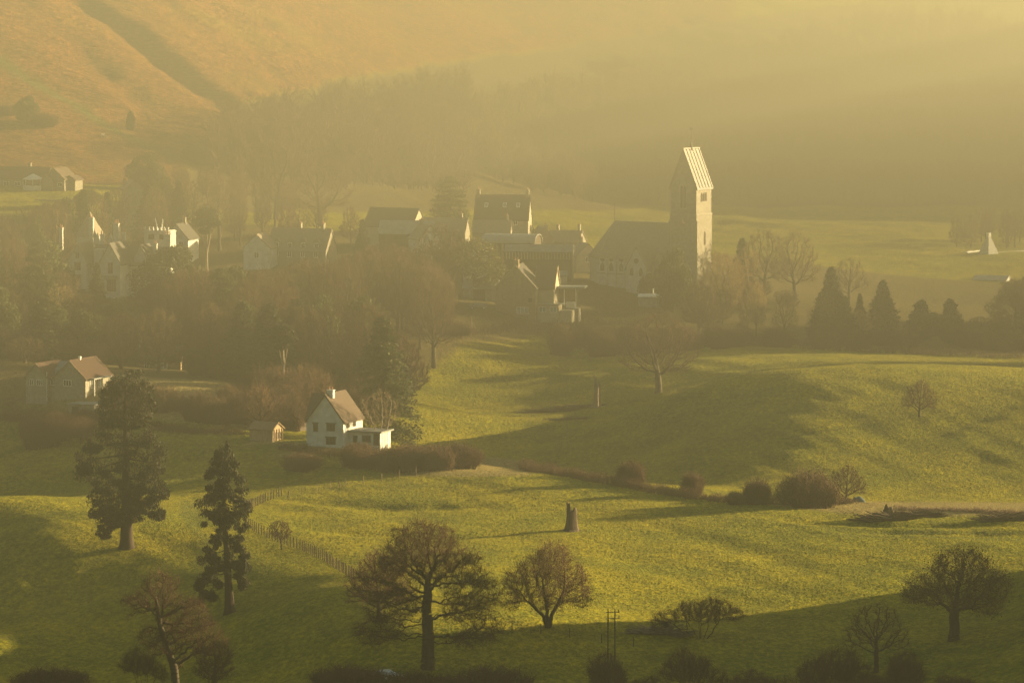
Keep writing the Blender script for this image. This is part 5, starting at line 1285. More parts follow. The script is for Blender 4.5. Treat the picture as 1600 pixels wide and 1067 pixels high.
# ------------------------------------------------------------------ single trees: kind, name, px, distance, top row, width px, label, category
def D(px, py): return hit(px, py)[1]
T1 = [
 # foreground
 ("seqbig", "giant_redwood", 193, 545, 575, 140, "massive broad giant redwood with lumpy dark foliage standing alone on the left lawn", "redwood tree"),
 ("seqslim", "giant_redwood", 345, 497, 687, 84, "slim thin-crowned redwood with bare leaning trunk and dangling lower tufts", "redwood tree"),
 ("oak", "oak_tree", 667, 437, 798, 236, "huge bare spreading oak with twisting dark limbs at the front of the picture", "oak tree"),
 ("round", "bare_tree", 590, 462, 850, 112, "dense rounded bare tree tucked behind the left side of the big oak", "tree"),
 ("russet", "bare_tree", 857, 457, 838, 148, "upright red-brown twiggy tree just right of the big oak", "tree"),
 ("fan", "bare_tree", 1098, 458, 925, 150, "low fan-shaped bare tree with many stems beside the fallen trunk", "tree"),
 ("russetw", "oak_tree", 1497, 452, 845, 172, "oak holding russet leaves over a thick trunk at the lower right", "oak tree"),
 ("ash", "bare_tree", 1375, 436, 938, 108, "small bare tree with upswept fine branches between russet oak and thickets", "tree"),
 ("gnarl", "dead_tree", 262, 436, 876, 165, "gnarled crooked bare tree leaning left in the dark lower left corner", "tree"),
 ("hawthorn", "hawthorn_tree", 437, 538, 808, 36, "little round hawthorn growing out of the curving post fence", "hawthorn"),
 # middle field
 ("beech", "field_tree", 1030, 757, 478, 128, "tall bare tree standing alone in the hazy middle field", "tree"),
 ("round", "field_shrub", 1440, 664, 588, 56, "lone rounded bare shrub on the sunlit knoll at right", "shrub"),
 # hill
 ("bush", "hill_bush", 12, 1176, 160, 40, "dark bush clump cut by the left edge of the brown hill", "bush"),
 ("holm", "hill_bush", 42, 1170, 149, 40, "tallest dark bush of the clump on the left of the brown hill", "bush"),
 ("bush", "hill_bush", 70, 1168, 172, 44, "low grey thicket trailing right of the tallest hill bush", "bush"),
 ("yew", "hill_bush", 300, 1165, 224, 34, "dark bush at the lower end of the green track", "bush"),
 ("bush", "hill_bush", 322, 1168, 238, 60, "scrubby bush patch below the lower end of the green track", "bush"),
 ("yew", "hill_bush", 205, 1190, 172, 15, "tiny lone dark bush in the middle of the brown hillside", "bush"),
 ("holm", "evergreen_tree", 226, 1100, 238, 62, "dark round evergreen standing against the foot of the brown hill", "tree"),
 ("beech", "bare_tree", 432, 1060, 204, 118, "great bare tree with upswept branches behind the dormered house", "tree"),
 ("beech", "bare_tree", 500, 1050, 232, 110, "second great bare tree, leaning right, behind the dormered house", "tree"),
 ("elm", "bare_tree", 342, 1000, 268, 66, "tall narrow bare tree between the manor and the dormered house", "tree"),
 ("elm", "bare_tree", 370, 1080, 232, 40, "thin poplar-like bare tree at the end of the brown slope", "tree"),
 ("pine", "pine_tree", 322, 905, 322, 44, "dark flat-topped pine rising right of the manor chimneys", "pine tree"),
 ("elm", "bare_tree", 620, 1230, 165, 72, "tall faint bare tree at the mouth of the wooded combe", "tree"),
 ("elm", "bare_tree", 668, 1240, 190, 60, "pale faint bare tree above the layered cedar", "tree"),
 ("cedar", "cedar_tree", 703, 1040, 274, 62, "small dark layered cedar left of the twin-chimneyed house", "cedar tree"),
 # left wood
 ("holm", "evergreen_tree", 56, 828, 372, 122, "broad dark evergreen dome in front of the manor's left gable", "tree"),
 ("holm", "evergreen_tree", 262, 835, 382, 120, "wide dark evergreen dome covering the manor's right side", "tree"),
 ("cone", "conifer_tree", 150, 850, 410, 34, "small dark conifer poking up between the two manor gables", "conifer"),
 ("cedar", "cedar_tree", 452, 815, 432, 88, "flat-topped cedar with sunlit green shelves above the wood", "cedar tree"),
 ("birch", "birch_tree", 92, 790, 440, 54, "pale-stemmed slender birch before the dark evergreens at far left", "birch tree"),
 ("pine", "pine_tree", 441, 705, 505, 44, "tall pine with a long bare pale trunk rising from the lower wood", "pine tree"),
 ("fir", "fir_tree", 600, 668, 494, 108, "large layered fir standing behind the white cottage", "fir tree"),
 ("pale", "bare_tree", 592, 649, 604, 62, "pale sunlit bare tree against the fir beside the cottage extension", "tree"),
 ("ivy", "ivy_tree", 742, 890, 368, 84, "ivy-clad tree with sunlit golden edge left of the brown gabled house", "tree"),
 ("beech", "bare_tree", 688, 905, 342, 96, "bare tree in front of the village barns", "tree"),
 ("cone", "conifer_tree", 566, 960, 342, 30, "dark conifer at the left end of the long barn", "conifer"),
 ("holm", "evergreen_tree", 810, 985, 330, 52, "dark evergreen at the right corner of the twin-chimneyed house", "tree"),
 ("goldbush", "bare_shrub", 402, 672, 566, 58, "feathery sunlit bush at the foot of the wood left of the cottage", "shrub"),
 ("round", "bare_shrub", 404, 665, 594, 96, "rounded twiggy thicket behind the lit garden shed", "shrub"),
 # right of the church
 ("holm", "evergreen_tree", 1052, 900, 384, 58, "dark rounded evergreen at the foot of the church tower", "tree"),
 ("willow", "willow_tree", 1128, 895, 388, 92, "golden twigged willow right of the church tower", "willow"),
 ("birch", "birch_tree", 1168, 890, 382, 52, "golden birch beside the willow", "birch tree"),
 ("cone", "conifer_tree", 1160, 930, 372, 44, "dark conifer just right of the church tower behind the willow", "conifer"),
 ("beech", "bare_tree", 1195, 930, 350, 80, "bare tree with fine open crown behind the birch", "tree"),
 ("beech", "bare_tree", 1243, 925, 354, 82, "wide bare tree marking the right end of the churchyard trees", "tree"),
 ("cone", "conifer_tree", 1300, 880, 416, 58, "tallest pointed conifer of the row right of the church", "conifer"),
 ("cone", "conifer_tree", 1286, 868, 456, 46, "shorter conifer at the left foot of the tallest pointed one", "conifer"),
 ("cone", "conifer_tree", 1322, 862, 462, 44, "shorter conifer at the right foot of the tallest pointed one", "conifer"),
 ("ash", "bare_tree", 1328, 915, 400, 62, "rounded bare tree right behind the tallest conifer", "tree"),
 ("cone", "conifer_tree", 1381, 885, 437, 50, "pointed conifer midway along the right-hand row", "conifer"),
 ("cone", "conifer_tree", 1345, 880, 458, 26, "narrow dark conifer between the two pointed ones", "conifer"),
 ("cypress", "cypress_tree", 1441, 862, 468, 44, "left of two blunt lumpy-topped cypresses", "cypress"),
 ("cypress", "cypress_tree", 1487, 858, 466, 40, "right of two blunt lumpy-topped cypresses", "cypress"),
 ("yew", "yew_bush", 1382, 858, 507, 54, "low domed yew by the lit garden grass in the right-hand row", "yew"),
 ("oak", "bare_tree", 1590, 850, 428, 96, "spreading bare tree at the right edge of the picture", "tree"),
 ("goldbush", "bare_shrub", 1160, 868, 482, 34, "pale bush at the foot of the churchyard trees", "shrub"),
 ("willow", "willow_tree", 1345, 872, 482, 44, "pinkish bare shrub-tree before the pointed conifers", "tree"),
 ("yew", "round_bush", 1462, 874, 486, 34, "small dark round bush between the two cypresses", "bush"),
]
SEEN = []
for k, nm, px, d, top, w, lab, cat in T1:
    small = nm in ("giant_redwood", "oak_tree") or k in ("oak", "seqbig", "seqslim", "gnarl", "fir", "pale")
    plant(k, nm, px, d, top, w, lab, cat, rz=(0.0 if small else None), sink=0.1)
    SEEN.append((px, d))

# hedgerow bushes along the dip between the two fields
for k, px, py, top, w, lab in [
 ("bush", 987, 752, 712, 46, "round hawthorn bush where the dark hedge bends, left of the row"),
 ("bush", 1084, 768, 730, 36, "small round bush second from the left along the hedge"),
 ("bush", 1186, 781, 741, 46, "bush third from the left along the hedge, darker and squarer"),
 ("bush", 1266, 786, 724, 92, "biggest bush of the hedge row, a wide dark mound"),
 ("round", 1326, 780, 720, 62, "airy bush at the right end of the hedge row"),
 ("bush", 712, 722, 686, 44, "round bush on the rough bank right of the cottage garden"),
 ("bush", 676, 718, 690, 50, "spreading bush next to the cottage garden's right corner"),
 ("thicket", 1152, 782, 762, 30, "low scrub patch between two hedge bushes")]:
    d = D(px, py + 6)
    plant(k, "hedge_bush", px, d, top, w, lab, "bush", "bushes along the field hedge")

# trees and bushes that cannot be told apart, wood by wood
def fill(n, kinds, pxr, dr, topf, wr, name, label, cat, group, seed, avoid=(), vary=9):
    g = random.Random(seed); placed = []
    tries = 0
    while len(placed) < n and tries < n * 40:
        tries += 1
        px = g.uniform(*pxr); d = g.uniform(*dr)
        if any(abs(px - a) < mw and d0 < d < d1 for a, mw, d0, d1 in avoid): continue
        if any(math.hypot((px - a) / ppm(800) , (d - b) * 0.5) < 2.6 for a, b in placed): continue
        placed.append((px, d))
        top = topf(px, d) + g.uniform(-vary, vary); w = g.uniform(*wr) * 800 / d
        x = x_at(px, d); z = gz(x, d)
        if z_at(top, d) - z < 3 or z_at(top, d) - z > 22: continue
        k = g.choice(kinds)
        plant(k, name, px, d, top, w, label, cat, group, rz=g.uniform(0, 6.28), depth=1.0)
def prof(*pts):
    xs = [a for a, b in pts]; ys = [b for a, b in pts]
    return lambda px, d: float(np.interp(px, xs, ys))
HOUSES_AVOID = [(160, 62, 868, 935), (250, 45, 868, 925), (95, 75, 690, 735), (250, 50, 738, 790), (515, 60, 628, 672), (415, 32, 640, 668), (812, 60, 845, 905), (880, 60, 860, 930), (425, 55, 925, 985), (60, 75, 1070, 1110),
                (960, 50, 880, 955), (1080, 40, 880, 950), (640, 65, 985, 1030)]
fill(44, ["mass", "mass2", "cedar", "holm", "beech", "mass"], (-30, 380), (790, 850), prof((-30, 345), (50, 375), (112, 452), (150, 466), (205, 468), (230, 450), (270, 430), (330, 410), (400, 430)), (70, 104), "wood_tree",
     "tree crowded into the dark wood below the manor", "tree", "trees of the wood below the manor", 1, HOUSES_AVOID)
fill(40, ["mass", "mass2", "mass", "beech"], (380, 700), (770, 860), prof((380, 430), (520, 392), (600, 376), (660, 395), (730, 470)), (70, 104), "wood_tree",
     "bare tree massed in the hazy wood between the cottage and the village", "tree", "trees of the wood above the cottage", 2, HOUSES_AVOID)
fill(34, ["mass", "mass2", "cone", "beech", "mass", "holm"], (-20, 625), (725, 790), prof((-20, 450), (110, 480), (200, 490), (300, 470), (420, 465), (560, 460), (640, 540)), (66, 96), "wood_tree",
     "tree on the front edge of the wood above the cottages", "tree", "trees on the lower edge of the wood", 3, HOUSES_AVOID)
fill(34, ["elm", "mass", "holm", "beech", "cone"], (-20, 320), (940, 1055), prof((-20, 330), (60, 325), (110, 300), (200, 285), (320, 268)), (50, 80), "wood_tree",
     "tree in the belt between manor and bungalow", "tree", "trees behind the manor", 4, HOUSES_AVOID)
fill(20, ["mass", "mass2", "beech", "elm"], (270, 560), (985, 1120), prof((270, 262), (400, 262), (470, 300), (560, 330)), (40, 66), "wood_tree",
     "bare tree packed round the foot of the brown slope", "tree", "trees at the foot of the slope", 5, HOUSES_AVOID)
fill(22, ["ash", "mass", "mass2", "beech"], (560, 780), (885, 990), prof((560, 372), (640, 385), (700, 372), (780, 400)), (44, 74), "village_tree",
     "bare garden tree among the village roofs", "tree", "garden trees of the village", 6, HOUSES_AVOID)
fill(16, ["ash", "mass", "mass2", "yew"], (860, 1060), (895, 1000), prof((860, 395), (930, 395), (1000, 430), (1060, 425)), (34, 52), "village_tree",
     "small tree in the gardens around the church", "tree", "trees around the church", 7, HOUSES_AVOID)
fill(48, ["mass", "beech", "mass2", "willow", "mass"], (1060, 1620), (868, 925), prof((1060, 440), (1200, 440), (1280, 480), (1400, 500), (1520, 500), (1620, 480)), (38, 66), "wood_tree",
     "tree in the long belt right of the church", "tree", "trees of the belt right of the church", 8, [(1390, 12, 850, 880), (1462, 20, 850, 900), (1422, 14, 850, 890)])
fill(54, ["bush", "thicket", "mass2", "bush"], (700, 1620), (846, 868), prof((700, 500), (960, 505), (1300, 515), (1620, 520)), (34, 62), "hedge_shrub",
     "bare shrub in the thick hedge along the far side of the middle field", "shrub", "shrubs of the far field hedge", 9, [(812, 60, 800, 905), (1390, 8, 850, 880), (1462, 12, 850, 900)])
fill(30, ["bush", "thicket", "pale"], (190, 480), (672, 706), prof((150, 612), (300, 612), (480, 605)), (34, 56), "garden_shrub",
     "bare shrub in the overgrown gardens left of the white cottage", "shrub", "garden shrubs left of the cottage", 10, [(415, 32, 640, 668), (250, 60, 668, 690)], vary=16)
fill(22, ["thicket", "bush", "bush"], (470, 740), (628, 645), prof((470, 690), (600, 697), (740, 705)), (34, 60), "garden_shrub",
     "low bare bush along the bank below the cottage garden", "shrub", "bushes below the cottage garden", 11, [(515, 40, 628, 672)], vary=15)
fill(14, ["ash", "mass", "mass2"], (1480, 1620), (1178, 1240), prof((1480, 345), (1550, 325), (1620, 330)), (34, 55), "farm_tree",
     "faint bare tree behind the hazy farm at far right", "tree", "trees behind the far farm", 12)
fill(10, ["thicket", "round"], (40, 140), (676, 690), prof((0, 640), (240, 644)), (40, 60), "garden_shrub",
     "dark shrub in front of the red-roofed house", "shrub", "shrubs below the red-roofed house", 13)
fill(34, ["bush", "mass2", "bush", "thicket"], (280, 570), (700, 775), prof((280, 585), (420, 560), (520, 575), (570, 590)), (50, 84), "wood_shrub",
     "bare understorey bush at the foot of the wood behind the cottage", "shrub", "understorey along the foot of the wood", 14, [(415, 32, 640, 668), (250, 50, 738, 790)], vary=20)
fill(30, ["bush", "mass", "mass2"], (-20, 330), (735, 800), prof((-20, 520), (130, 528), (210, 545), (250, 515), (330, 540)), (56, 88), "wood_shrub",
     "bare understorey growth behind the red-roofed house", "shrub", "understorey behind the red-roofed house", 15, [(245, 62, 700, 768), (250, 30, 700, 790), (95, 75, 690, 740)], vary=14)
# unseen trees added beyond the right edge to cast shade over the middle field
def belt(n, c0, c1, x0, x1, h0, h1, label, group, seed):
    g = random.Random(seed)
    for i in range(n):
        x = g.uniform(x0, x1); y = c0 + (c1 - c0) * (i + .5) / n + g.uniform(-2, 2) + .424 * x
        k = g.choice(["mass", "mass2", "beech", "holm"]); 
        if k not in PROTO or callable(PROTO[k]): PROTO[k] = PROTO[k]()
        P = PROTO[k]; h = g.uniform(h0, h1); z = gz(x, y)
        root = empty("shade_caster_tree", (x, y, z - .1), g.uniform(0, 6.28)); tag(root, label, "tree", group)
        for nm, me in P["parts"]:
            c = bpy.data.objects.new(nm, me); COL.objects.link(c); c.parent = root; c.scale = (h / P["h"] * 1.15, h / P["h"] * 1.15, h / P["h"])
belt(14, 800, 852, 118, 160, 17, 21, "unseen tree added beyond the right edge to shade the middle field", "shade trees added beyond the right edge", 1)
belt(7, 745, 768, 118, 150, 15, 18, "unseen copse tree added beyond the right edge to shade the middle field", "shade copse added beyond the right edge", 2)
# thickets right at the bottom of the picture
def low(seq, seed):
    g = random.Random(seed)
    for k, px, d, top, w, lab in seq:
        plant(k, "thicket", px, d, top, w, lab, "thicket", "thickets along the bottom of the picture", rz=g.uniform(0, 6.28))
low([("fan", 1300, 408, 1002, 190, "broad dark thicket at the bottom right, left of the russet oak"),
     ("fan", 1420, 412, 1010, 140, "thicket directly below the small upswept bare tree"),
     ("fan", 950, 410, 1012, 130, "thicket around the foot of the twin electricity poles"),
     ("fan", 1085, 412, 1002, 120, "thicket below the fan-shaped tree at the bottom edge"),
     ("round", 330, 414, 990, 110, "thicket at the foot of the gnarled tree"),
     ("fan", 215, 412, 1005, 90, "spiky thicket in the bottom left corner beside the lit bank"),
     ("thicket", 70, 412, 1040, 130, "low scrub at the bottom edge in the far left corner"),
     ("thicket", 540, 414, 1030, 120, "low reddish scrub left of the oak's foot"),
     ("thicket", 760, 414, 1034, 150, "low reddish scrub right of the oak's foot"),
     ("thicket", 640, 412, 1040, 120, "low scrub hiding the oak's foot"),
     ("fan", 1190, 410, 1040, 130, "low scrub between the two bottom thickets"),
     ("fan", 1500, 409, 1048, 120, "low scrub at the bottom edge right of the widest thicket"),
     ("fan", 1010, 406, 1046, 90, "dense dark scrub right of the twin poles' foot"),
     ("fan", 1370, 404, 1040, 150, "dense dark scrub in front of the widest bottom thicket")], 5)

# ------------------------------------------------------------------ far woods: one mass of trees on the misty hill
def far_wood(name, poly, d0, d1, n, seed, H=(11, 17), per=46):
    g = np.random.default_rng(seed)
    pts = []
    while len(pts) < n:
        px = g.uniform(min(p[0] for p in poly), max(p[0] for p in poly), 4000); d = g.uniform(d0, d1, 4000)
        x = x_at(px, d); z = ground(x, d); qx, qy = project(x, d, z)
        m = inpoly(qx, qy, poly)
        pts += list(zip(x[m], d[m], z[m]))
    P = np.array(pts[:n]); h = g.uniform(*H, n)
    vf = [tubes(P - [0, 0, 0.5], P + np.stack([0 * h, 0 * h, h * 0.75], 1), np.full(n, 0.16), np.full(n, 0.08), 3)]
    k = np.repeat(np.arange(n), per)
    t = g.uniform(0.03, 0.75, len(k)); hh = h[k]
    b = P[k] + np.stack([0 * hh, 0 * hh, hh * t], 1)
    az = g.random(len(k)) * 2 * np.pi; L = hh * g.uniform(0.16, 0.36, len(k)); el = g.uniform(0.35, 1.3, len(k))
    e = b + np.stack([np.cos(az) * np.cos(el) * L, np.sin(az) * np.cos(el) * L, np.sin(el) * L], 1)
    vf.append(tubes(b, e, np.full(len(k), 0.15), np.full(len(k), 0.05), 3))
    kk = np.repeat(np.arange(len(k)), 2)
    s = g.uniform(0.4, 1, len(kk))[:, None]; b2 = b[kk] + (e[kk] - b[kk]) * s
    dd = g.normal(size=b2.shape); dd[:, 2] = np.abs(dd[:, 2]) + 0.4; dd /= np.linalg.norm(dd, axis=1, keepdims=True)
    vf.append(tubes(b2, b2 + dd * g.uniform(1, 2.2, len(kk))[:, None], np.full(len(kk), 0.09), np.full(len(kk), 0.03), 3))
    v, f = merge(*vf)
    o = mesh_obj(name, v, f, M_TWIG)
    return o
o = far_wood("hillside_wood", [(960,150),(1130,118),(1250,80),(1350,58),(1500,52),(1640,80),(1700,320),(1250,318),(1000,318),(900,312),(720,312),(700,260),(720,205),(850,160)], 1330, 1960, 1500, 3)
tag(o, "misty bare wood covering the far hillside", "wood", kind="stuff")
o = far_wood("combe_wood", [(300,270),(370,222),(480,205),(600,178),(730,160),(730,300),(560,300),(430,290)], 1120, 1600, 520, 4)
tag(o, "bare wood filling the hollow below the brown hill", "wood", kind="stuff")

# ------------------------------------------------------------------ dead trunks and fallen wood
def snag(px, d, py0, py1, wpx, label, m, seed, fork=True):
    g = np.random.default_rng(seed); x = x_at(px, d); z = gz(x, d); H = z_at(py1, d) - z; w = wpx / ppm(d) / 2
    root = empty("tree_stump", (x, d, z - .1), 0.0); tag(root, label, "tree stump")
    k = 14; rings = [(-.3, 2.0), (.05, 1.75), (.35, 1.25), (1.0, 1.02), (H * .5, .9), (H * .7, .86)]
    V = []; ph = g.uniform(.8, 1.2, k)
    for zz, s in rings:
        for i in range(k):
            a = i * 2 * math.pi / k; rr = w * s * (ph[i] if s < 1.5 else ph[i] * (1 + .25 * math.sin(3 * a)))
            V.append((rr * math.cos(a) + .03 * zz, rr * math.sin(a), zz))
    for i in range(k):                               # splintered top: one tall spike, one lower shoulder
        a = i * 2 * math.pi / k; c = math.cos(a)
        hh = H * (.98 if c < -.35 else (.80 if c > .35 else .70)) * g.uniform(.94, 1.02)
        V.append((w * .62 * c * ph[i] + .03 * hh, w * .62 * math.sin(a) * ph[i], hh))
    V.append((w * .1, 0, H * .62))
    n = len(rings); Fs = []
    for r in range(n):
        for i in range(k): Fs.append((r * k + i, r * k + (i + 1) % k, (r + 1) * k + (i + 1) % k, (r + 1) * k + i))
    for i in range(k): Fs.append((n * k + i, n * k + (i + 1) % k, (n + 1) * k))
    mesh_obj("trunk", V, Fs, m, root)
    if fork:
        G().rod((-w * .5, 0, H * .55), (-w * .75, .1, H), w * .34, w * .10, 7).build("broken_limb", m, root)
        G().rod((w * .4, 0, H * .45), (w * .7, -.1, H * .82), w * .36, w * .16, 7).build("broken_limb", m, root)
snag(893, D(893, 829), 829, 783, 17, "dark splintered tree stump standing alone in the bright lower field", M_DEAD, 4)
snag(933, D(933, 636), 636, 584, 11, "pale leaning dead trunk beside fallen branches in the hazy field", M_DEAD_PALE, 6)
snag(1044, D(1046, 984), 984, 968, 12, "short jagged stump at the bottom among fallen timber", M_DEAD, 8)

def brush(name, px, py, wpx, hm, n, label, cat, m, seed, dep=3.0, r=0.06):
    g = np.random.default_rng(seed); x, d, z = hit(px, py); W = wpx / ppm(d)
    a = np.stack([g.uniform(-W/2, W/2, n), g.uniform(-dep/2, dep/2, n), g.uniform(0, hm * .5, n)], 1)
    az = g.uniform(-.5, .5, n) + np.where(g.random(n) < .5, 0, math.pi); L = g.uniform(.5, 2.4, n) * (W / 8 + .5)
    el = g.uniform(-.1, .6, n)
    e = a + np.stack([np.cos(az) * L, np.sin(az) * L * .6, np.abs(np.sin(el)) * np.minimum(L, hm)], 1)
    fade = 1 - (np.abs(a[:, 0]) / (W / 2)) ** 2 * .6; e[:, 2] *= fade; a[:, 2] *= fade
    a[:, 2] -= .05
    gz_ = ground(a[:, 0] + x, a[:, 1] + d) - z; a[:, 2] += gz_; e[:, 2] += gz_
    v, f = tubes(a, e, g.uniform(.3, 1, n) * r * 1.6, g.uniform(.2, .5, n) * r, 4)
    o = mesh_obj(name, v, f, m); o.location = (x, d, z); tag(o, label, cat); return o
brush("fallen_branches", 885, 642, 120, .9, 260, "heap of fallen branches at the foot of the pale dead trunk", "brushwood", M_DEAD, 1)
brush("fallen_branches", 893, 655, 50, .4, 70, "small brush pile below the fallen branches", "brushwood", M_DEAD, 2)
brush("log_pile", 1380, 812, 62, 1.2, 240, "untidy pile of sawn wood and branches at the field corner", "log pile", M_DEAD, 3, r=.12)
brush("brush_pile", 1430, 806, 60, .9, 260, "dark brush pile just right of the tall broken stump", "brushwood", M_DEAD, 4)
brush("brush_pile", 1572, 812, 64, 1.3, 360, "dark brush pile at the right edge of the lower field", "brushwood", M_DEAD, 5)
brush("fallen_branches", 1030, 990, 70, 1.2, 160, "broken boughs on the ground left of the fan-shaped tree", "brushwood", M_DEAD_PALE, 6, r=.08)
snag(1392, D(1392, 806), 806, 786, 13, "short broken stump with sunlit top behind the wood pile", M_DEAD, 9, fork=False)
# blue tarpaulin heap
def tarp():
    x, d, z = hit(1341, 784); g = np.random.default_rng(2); n = 9; V = []; Fs = []
    for j in range(n):
        for i in range(n):
            u, v = i / (n - 1) * 2 - 1, j / (n - 1) * 2 - 1; q = max(0, 1 - u * u) * max(0, 1 - v * v)
            V.append((u * 1.1, v * .7, .8 * q ** .45 * (1 + .2 * g.normal()) - .1))
    for j in range(n - 1):
        for i in range(n - 1): Fs.append((j * n + i, j * n + i + 1, (j + 1) * n + i + 1, (j + 1) * n + i))
    o = mesh_obj("tarpaulin", V, Fs, M_TARP, smooth=True); o.location = (x, d, z); tag(o, "crumpled blue tarpaulin over a heap by the right end of the hedge", "tarpaulin")
tarp()

# ------------------------------------------------------------------ hedges (one plant mass each)
def hedge(name, pts, hm, wd, label, seed, m=None, per_m=26, gap=0.0):
    g = np.random.default_rng(seed); P = [hit(px, py)[:2] for px, py in pts]
    L = [0]
    for a, b in zip(P[:-1], P[1:]): L.append(L[-1] + math.hypot(b[0] - a[0], b[1] - a[1]))
    tot = L[-1]; n = int(tot * per_m)
    s = g.uniform(0, tot, n); x = np.interp(s, L, [p[0] for p in P]); y = np.interp(s, L, [p[1] for p in P])
    hv = hm * np.clip(0.78 + 0.5 * vnoise(s / 1.9 + seed, s * 0 + .5) + 0.4 * vnoise(s / 6.0 + seed, s * 0 + 3.5), .25, 1.6)
    x = x + g.normal(size=n) * wd * .35; y = y + g.normal(size=n) * wd * .35; z = ground(x, y)
    ox, oy, oz = P[0][0], P[0][1], float(z[0])
    a = np.stack([x - ox, y - oy, z - oz - .1], 1)
    d = g.normal(size=(n, 3)) * .35; d[:, 2] = 1; d /= np.linalg.norm(d, axis=1, keepdims=True)
    e = a + d * (hv * g.uniform(.5, 1.0, n))[:, None]
    vf = [tubes(a, e, np.full(n, .03), np.full(n, .012), 3)]
    k = np.repeat(np.arange(n), 6); t = g.uniform(.1, 1, len(k))[:, None]; b = a[k] + (e[k] - a[k]) * t
    dd = g.normal(size=b.shape); dd[:, 2] = dd[:, 2] * .8 + .3; dd /= np.linalg.norm(dd, axis=1, keepdims=True)
    vf.append(tubes(b, b + dd * g.uniform(.25, .7, len(k))[:, None], np.full(len(k), .022), np.full(len(k), .007), 3))
    v, f = merge(*vf); o = mesh_obj(name, v, f, m or M_TWIG); o.location = (ox, oy, oz); tag(o, label, "hedge")
hedge("hedge", [(822, 733), (870, 742), (940, 754), (1000, 765), (1060, 775), (1130, 784), (1180, 788), (1260, 790), (1330, 786)], 2.1, 1.8, "dark clipped field hedge curving along the dip between the two fields", 1, per_m=34)
hedge("hedge", [(0, 652), (60, 660), (120, 668)], 1.6, 2.0, "dark hedge along the top of the left lawn below the red-roofed house", 2, per_m=26)
hedge("hedge", [(235, 668), (300, 676), (380, 680)], 1.5, 2.2, "rough hedge between the two lower sheds and the left field", 3, per_m=24)
hedge("hedge", [(440, 700), (520, 712), (600, 718), (650, 728)], 1.3, 2.4, "bramble hedge below the white cottage's garden", 4, per_m=30)
hedge("hedge", [(560, 712), (640, 712), (700, 706), (735, 712)], 1.7, 2.6, "overgrown bank hedge from the cottage garden to the rough grass", 5, per_m=26)
hedge("hedge", [(700, 528), (800, 512), (900, 515), (1000, 528), (1100, 538), (1250, 545), (1400, 552), (1600, 560)], 2.6, 3.0, "long hedge closing the far side of the middle field", 6, per_m=16)
hedge("hedge", [(1400, 796), (1460, 797), (1530, 800), (1610, 803)], .7, 2.2, "low strip of rough stalks along the bank at the right", 7, M_TWIG_PALE, per_m=30)

# ------------------------------------------------------------------ post and wire fence curving down the slope
def fence(name, pts, n_or_step, hp, label, m=M_WOOD, wires=3, seed=0, r=.055, cap=100):
    g = random.Random(seed); P = [hit(px, py) for px, py in pts]
    L = [0]
    for a, b in zip(P[:-1], P[1:]): L.append(L[-1] + math.hypot(b[0] - a[0], b[1] - a[1]))
    n = min(cap, max(3, int(L[-1] / n_or_step)))
    root = empty(name, P[0]); tag(root, label, "fence")
    o = Vector(P[0]); T = []
    for i in range(n):
        s = L[-1] * i / (n - 1); x = float(np.interp(s, L, [p[0] for p in P])); y = float(np.interp(s, L, [p[1] for p in P])); z = gz(x, y)
        h = hp * g.uniform(.9, 1.12); lean = g.uniform(-.06, .06)
        G().rod((x - o.x, y - o.y, z - o.z - .3), (x - o.x + lean, y - o.y, z - o.z + h), r, r * .9, 5).build("post", m, root)
        T.append((x - o.x, y - o.y, z - o.z))
    T = np.array(T)
    for k in range(wires):
        zz = np.array([0, 0, hp * (.35 + .28 * k)]); v, f = tubes(T[:-1] + zz, T[1:] + zz, np.full(n - 1, .008), np.full(n - 1, .008), 3)
        mesh_obj("wire", v, f, M_IRON, root)
fence("post_fence", [(552, 903), (510, 878), (470, 858), (430, 845), (400, 832), (384, 820), (382, 806), (395, 792), (415, 783), (440, 775)], 1.15, 1.35, "curving fence of close-set split posts running down between the lawns", M_DEAD, seed=1, r=.07)
fence("wire_fence", [(450, 778), (530, 762), (600, 752), (650, 745)], 3.2, 1.3, "thin wire fence with pale widely spaced posts from the curve up to the cottage hedge", M_DEAD_PALE, seed=2)
fence("wire_fence", [(800, 985), (900, 998), (990, 1010)], 2.6, 1.15, "low fence passing behind the foot of the red-brown tree", M_DEAD, seed=3)
fence("garden_fence", [(170, 628), (230, 632), (300, 640), (360, 646)], 1.6, 1.2, "wooden fence across the sunlit garden behind the redwood", M_WOOD_PALE, seed=4)
for i, (px, py, top, lab) in enumerate([(449, 778, 767, "pale leaning strainer post at the top of the curving fence"), (532, 762, 752, "pale slanting fence post halfway to the cottage hedge"), (648, 742, 728, "stout pale gatepost at the end of the cottage hedge"), (619, 738, 725, "thin pale post left of the stout gatepost")]):
    x, d, z = hit(px, py); o = G().rod((0, 0, -.3), (.25 * (-1) ** i, 0, z_at(top, d) - z), .11, .09, 6).build("gate_post", M_DEAD_PALE); o.location = (x, d, z); tag(o, lab, "post")

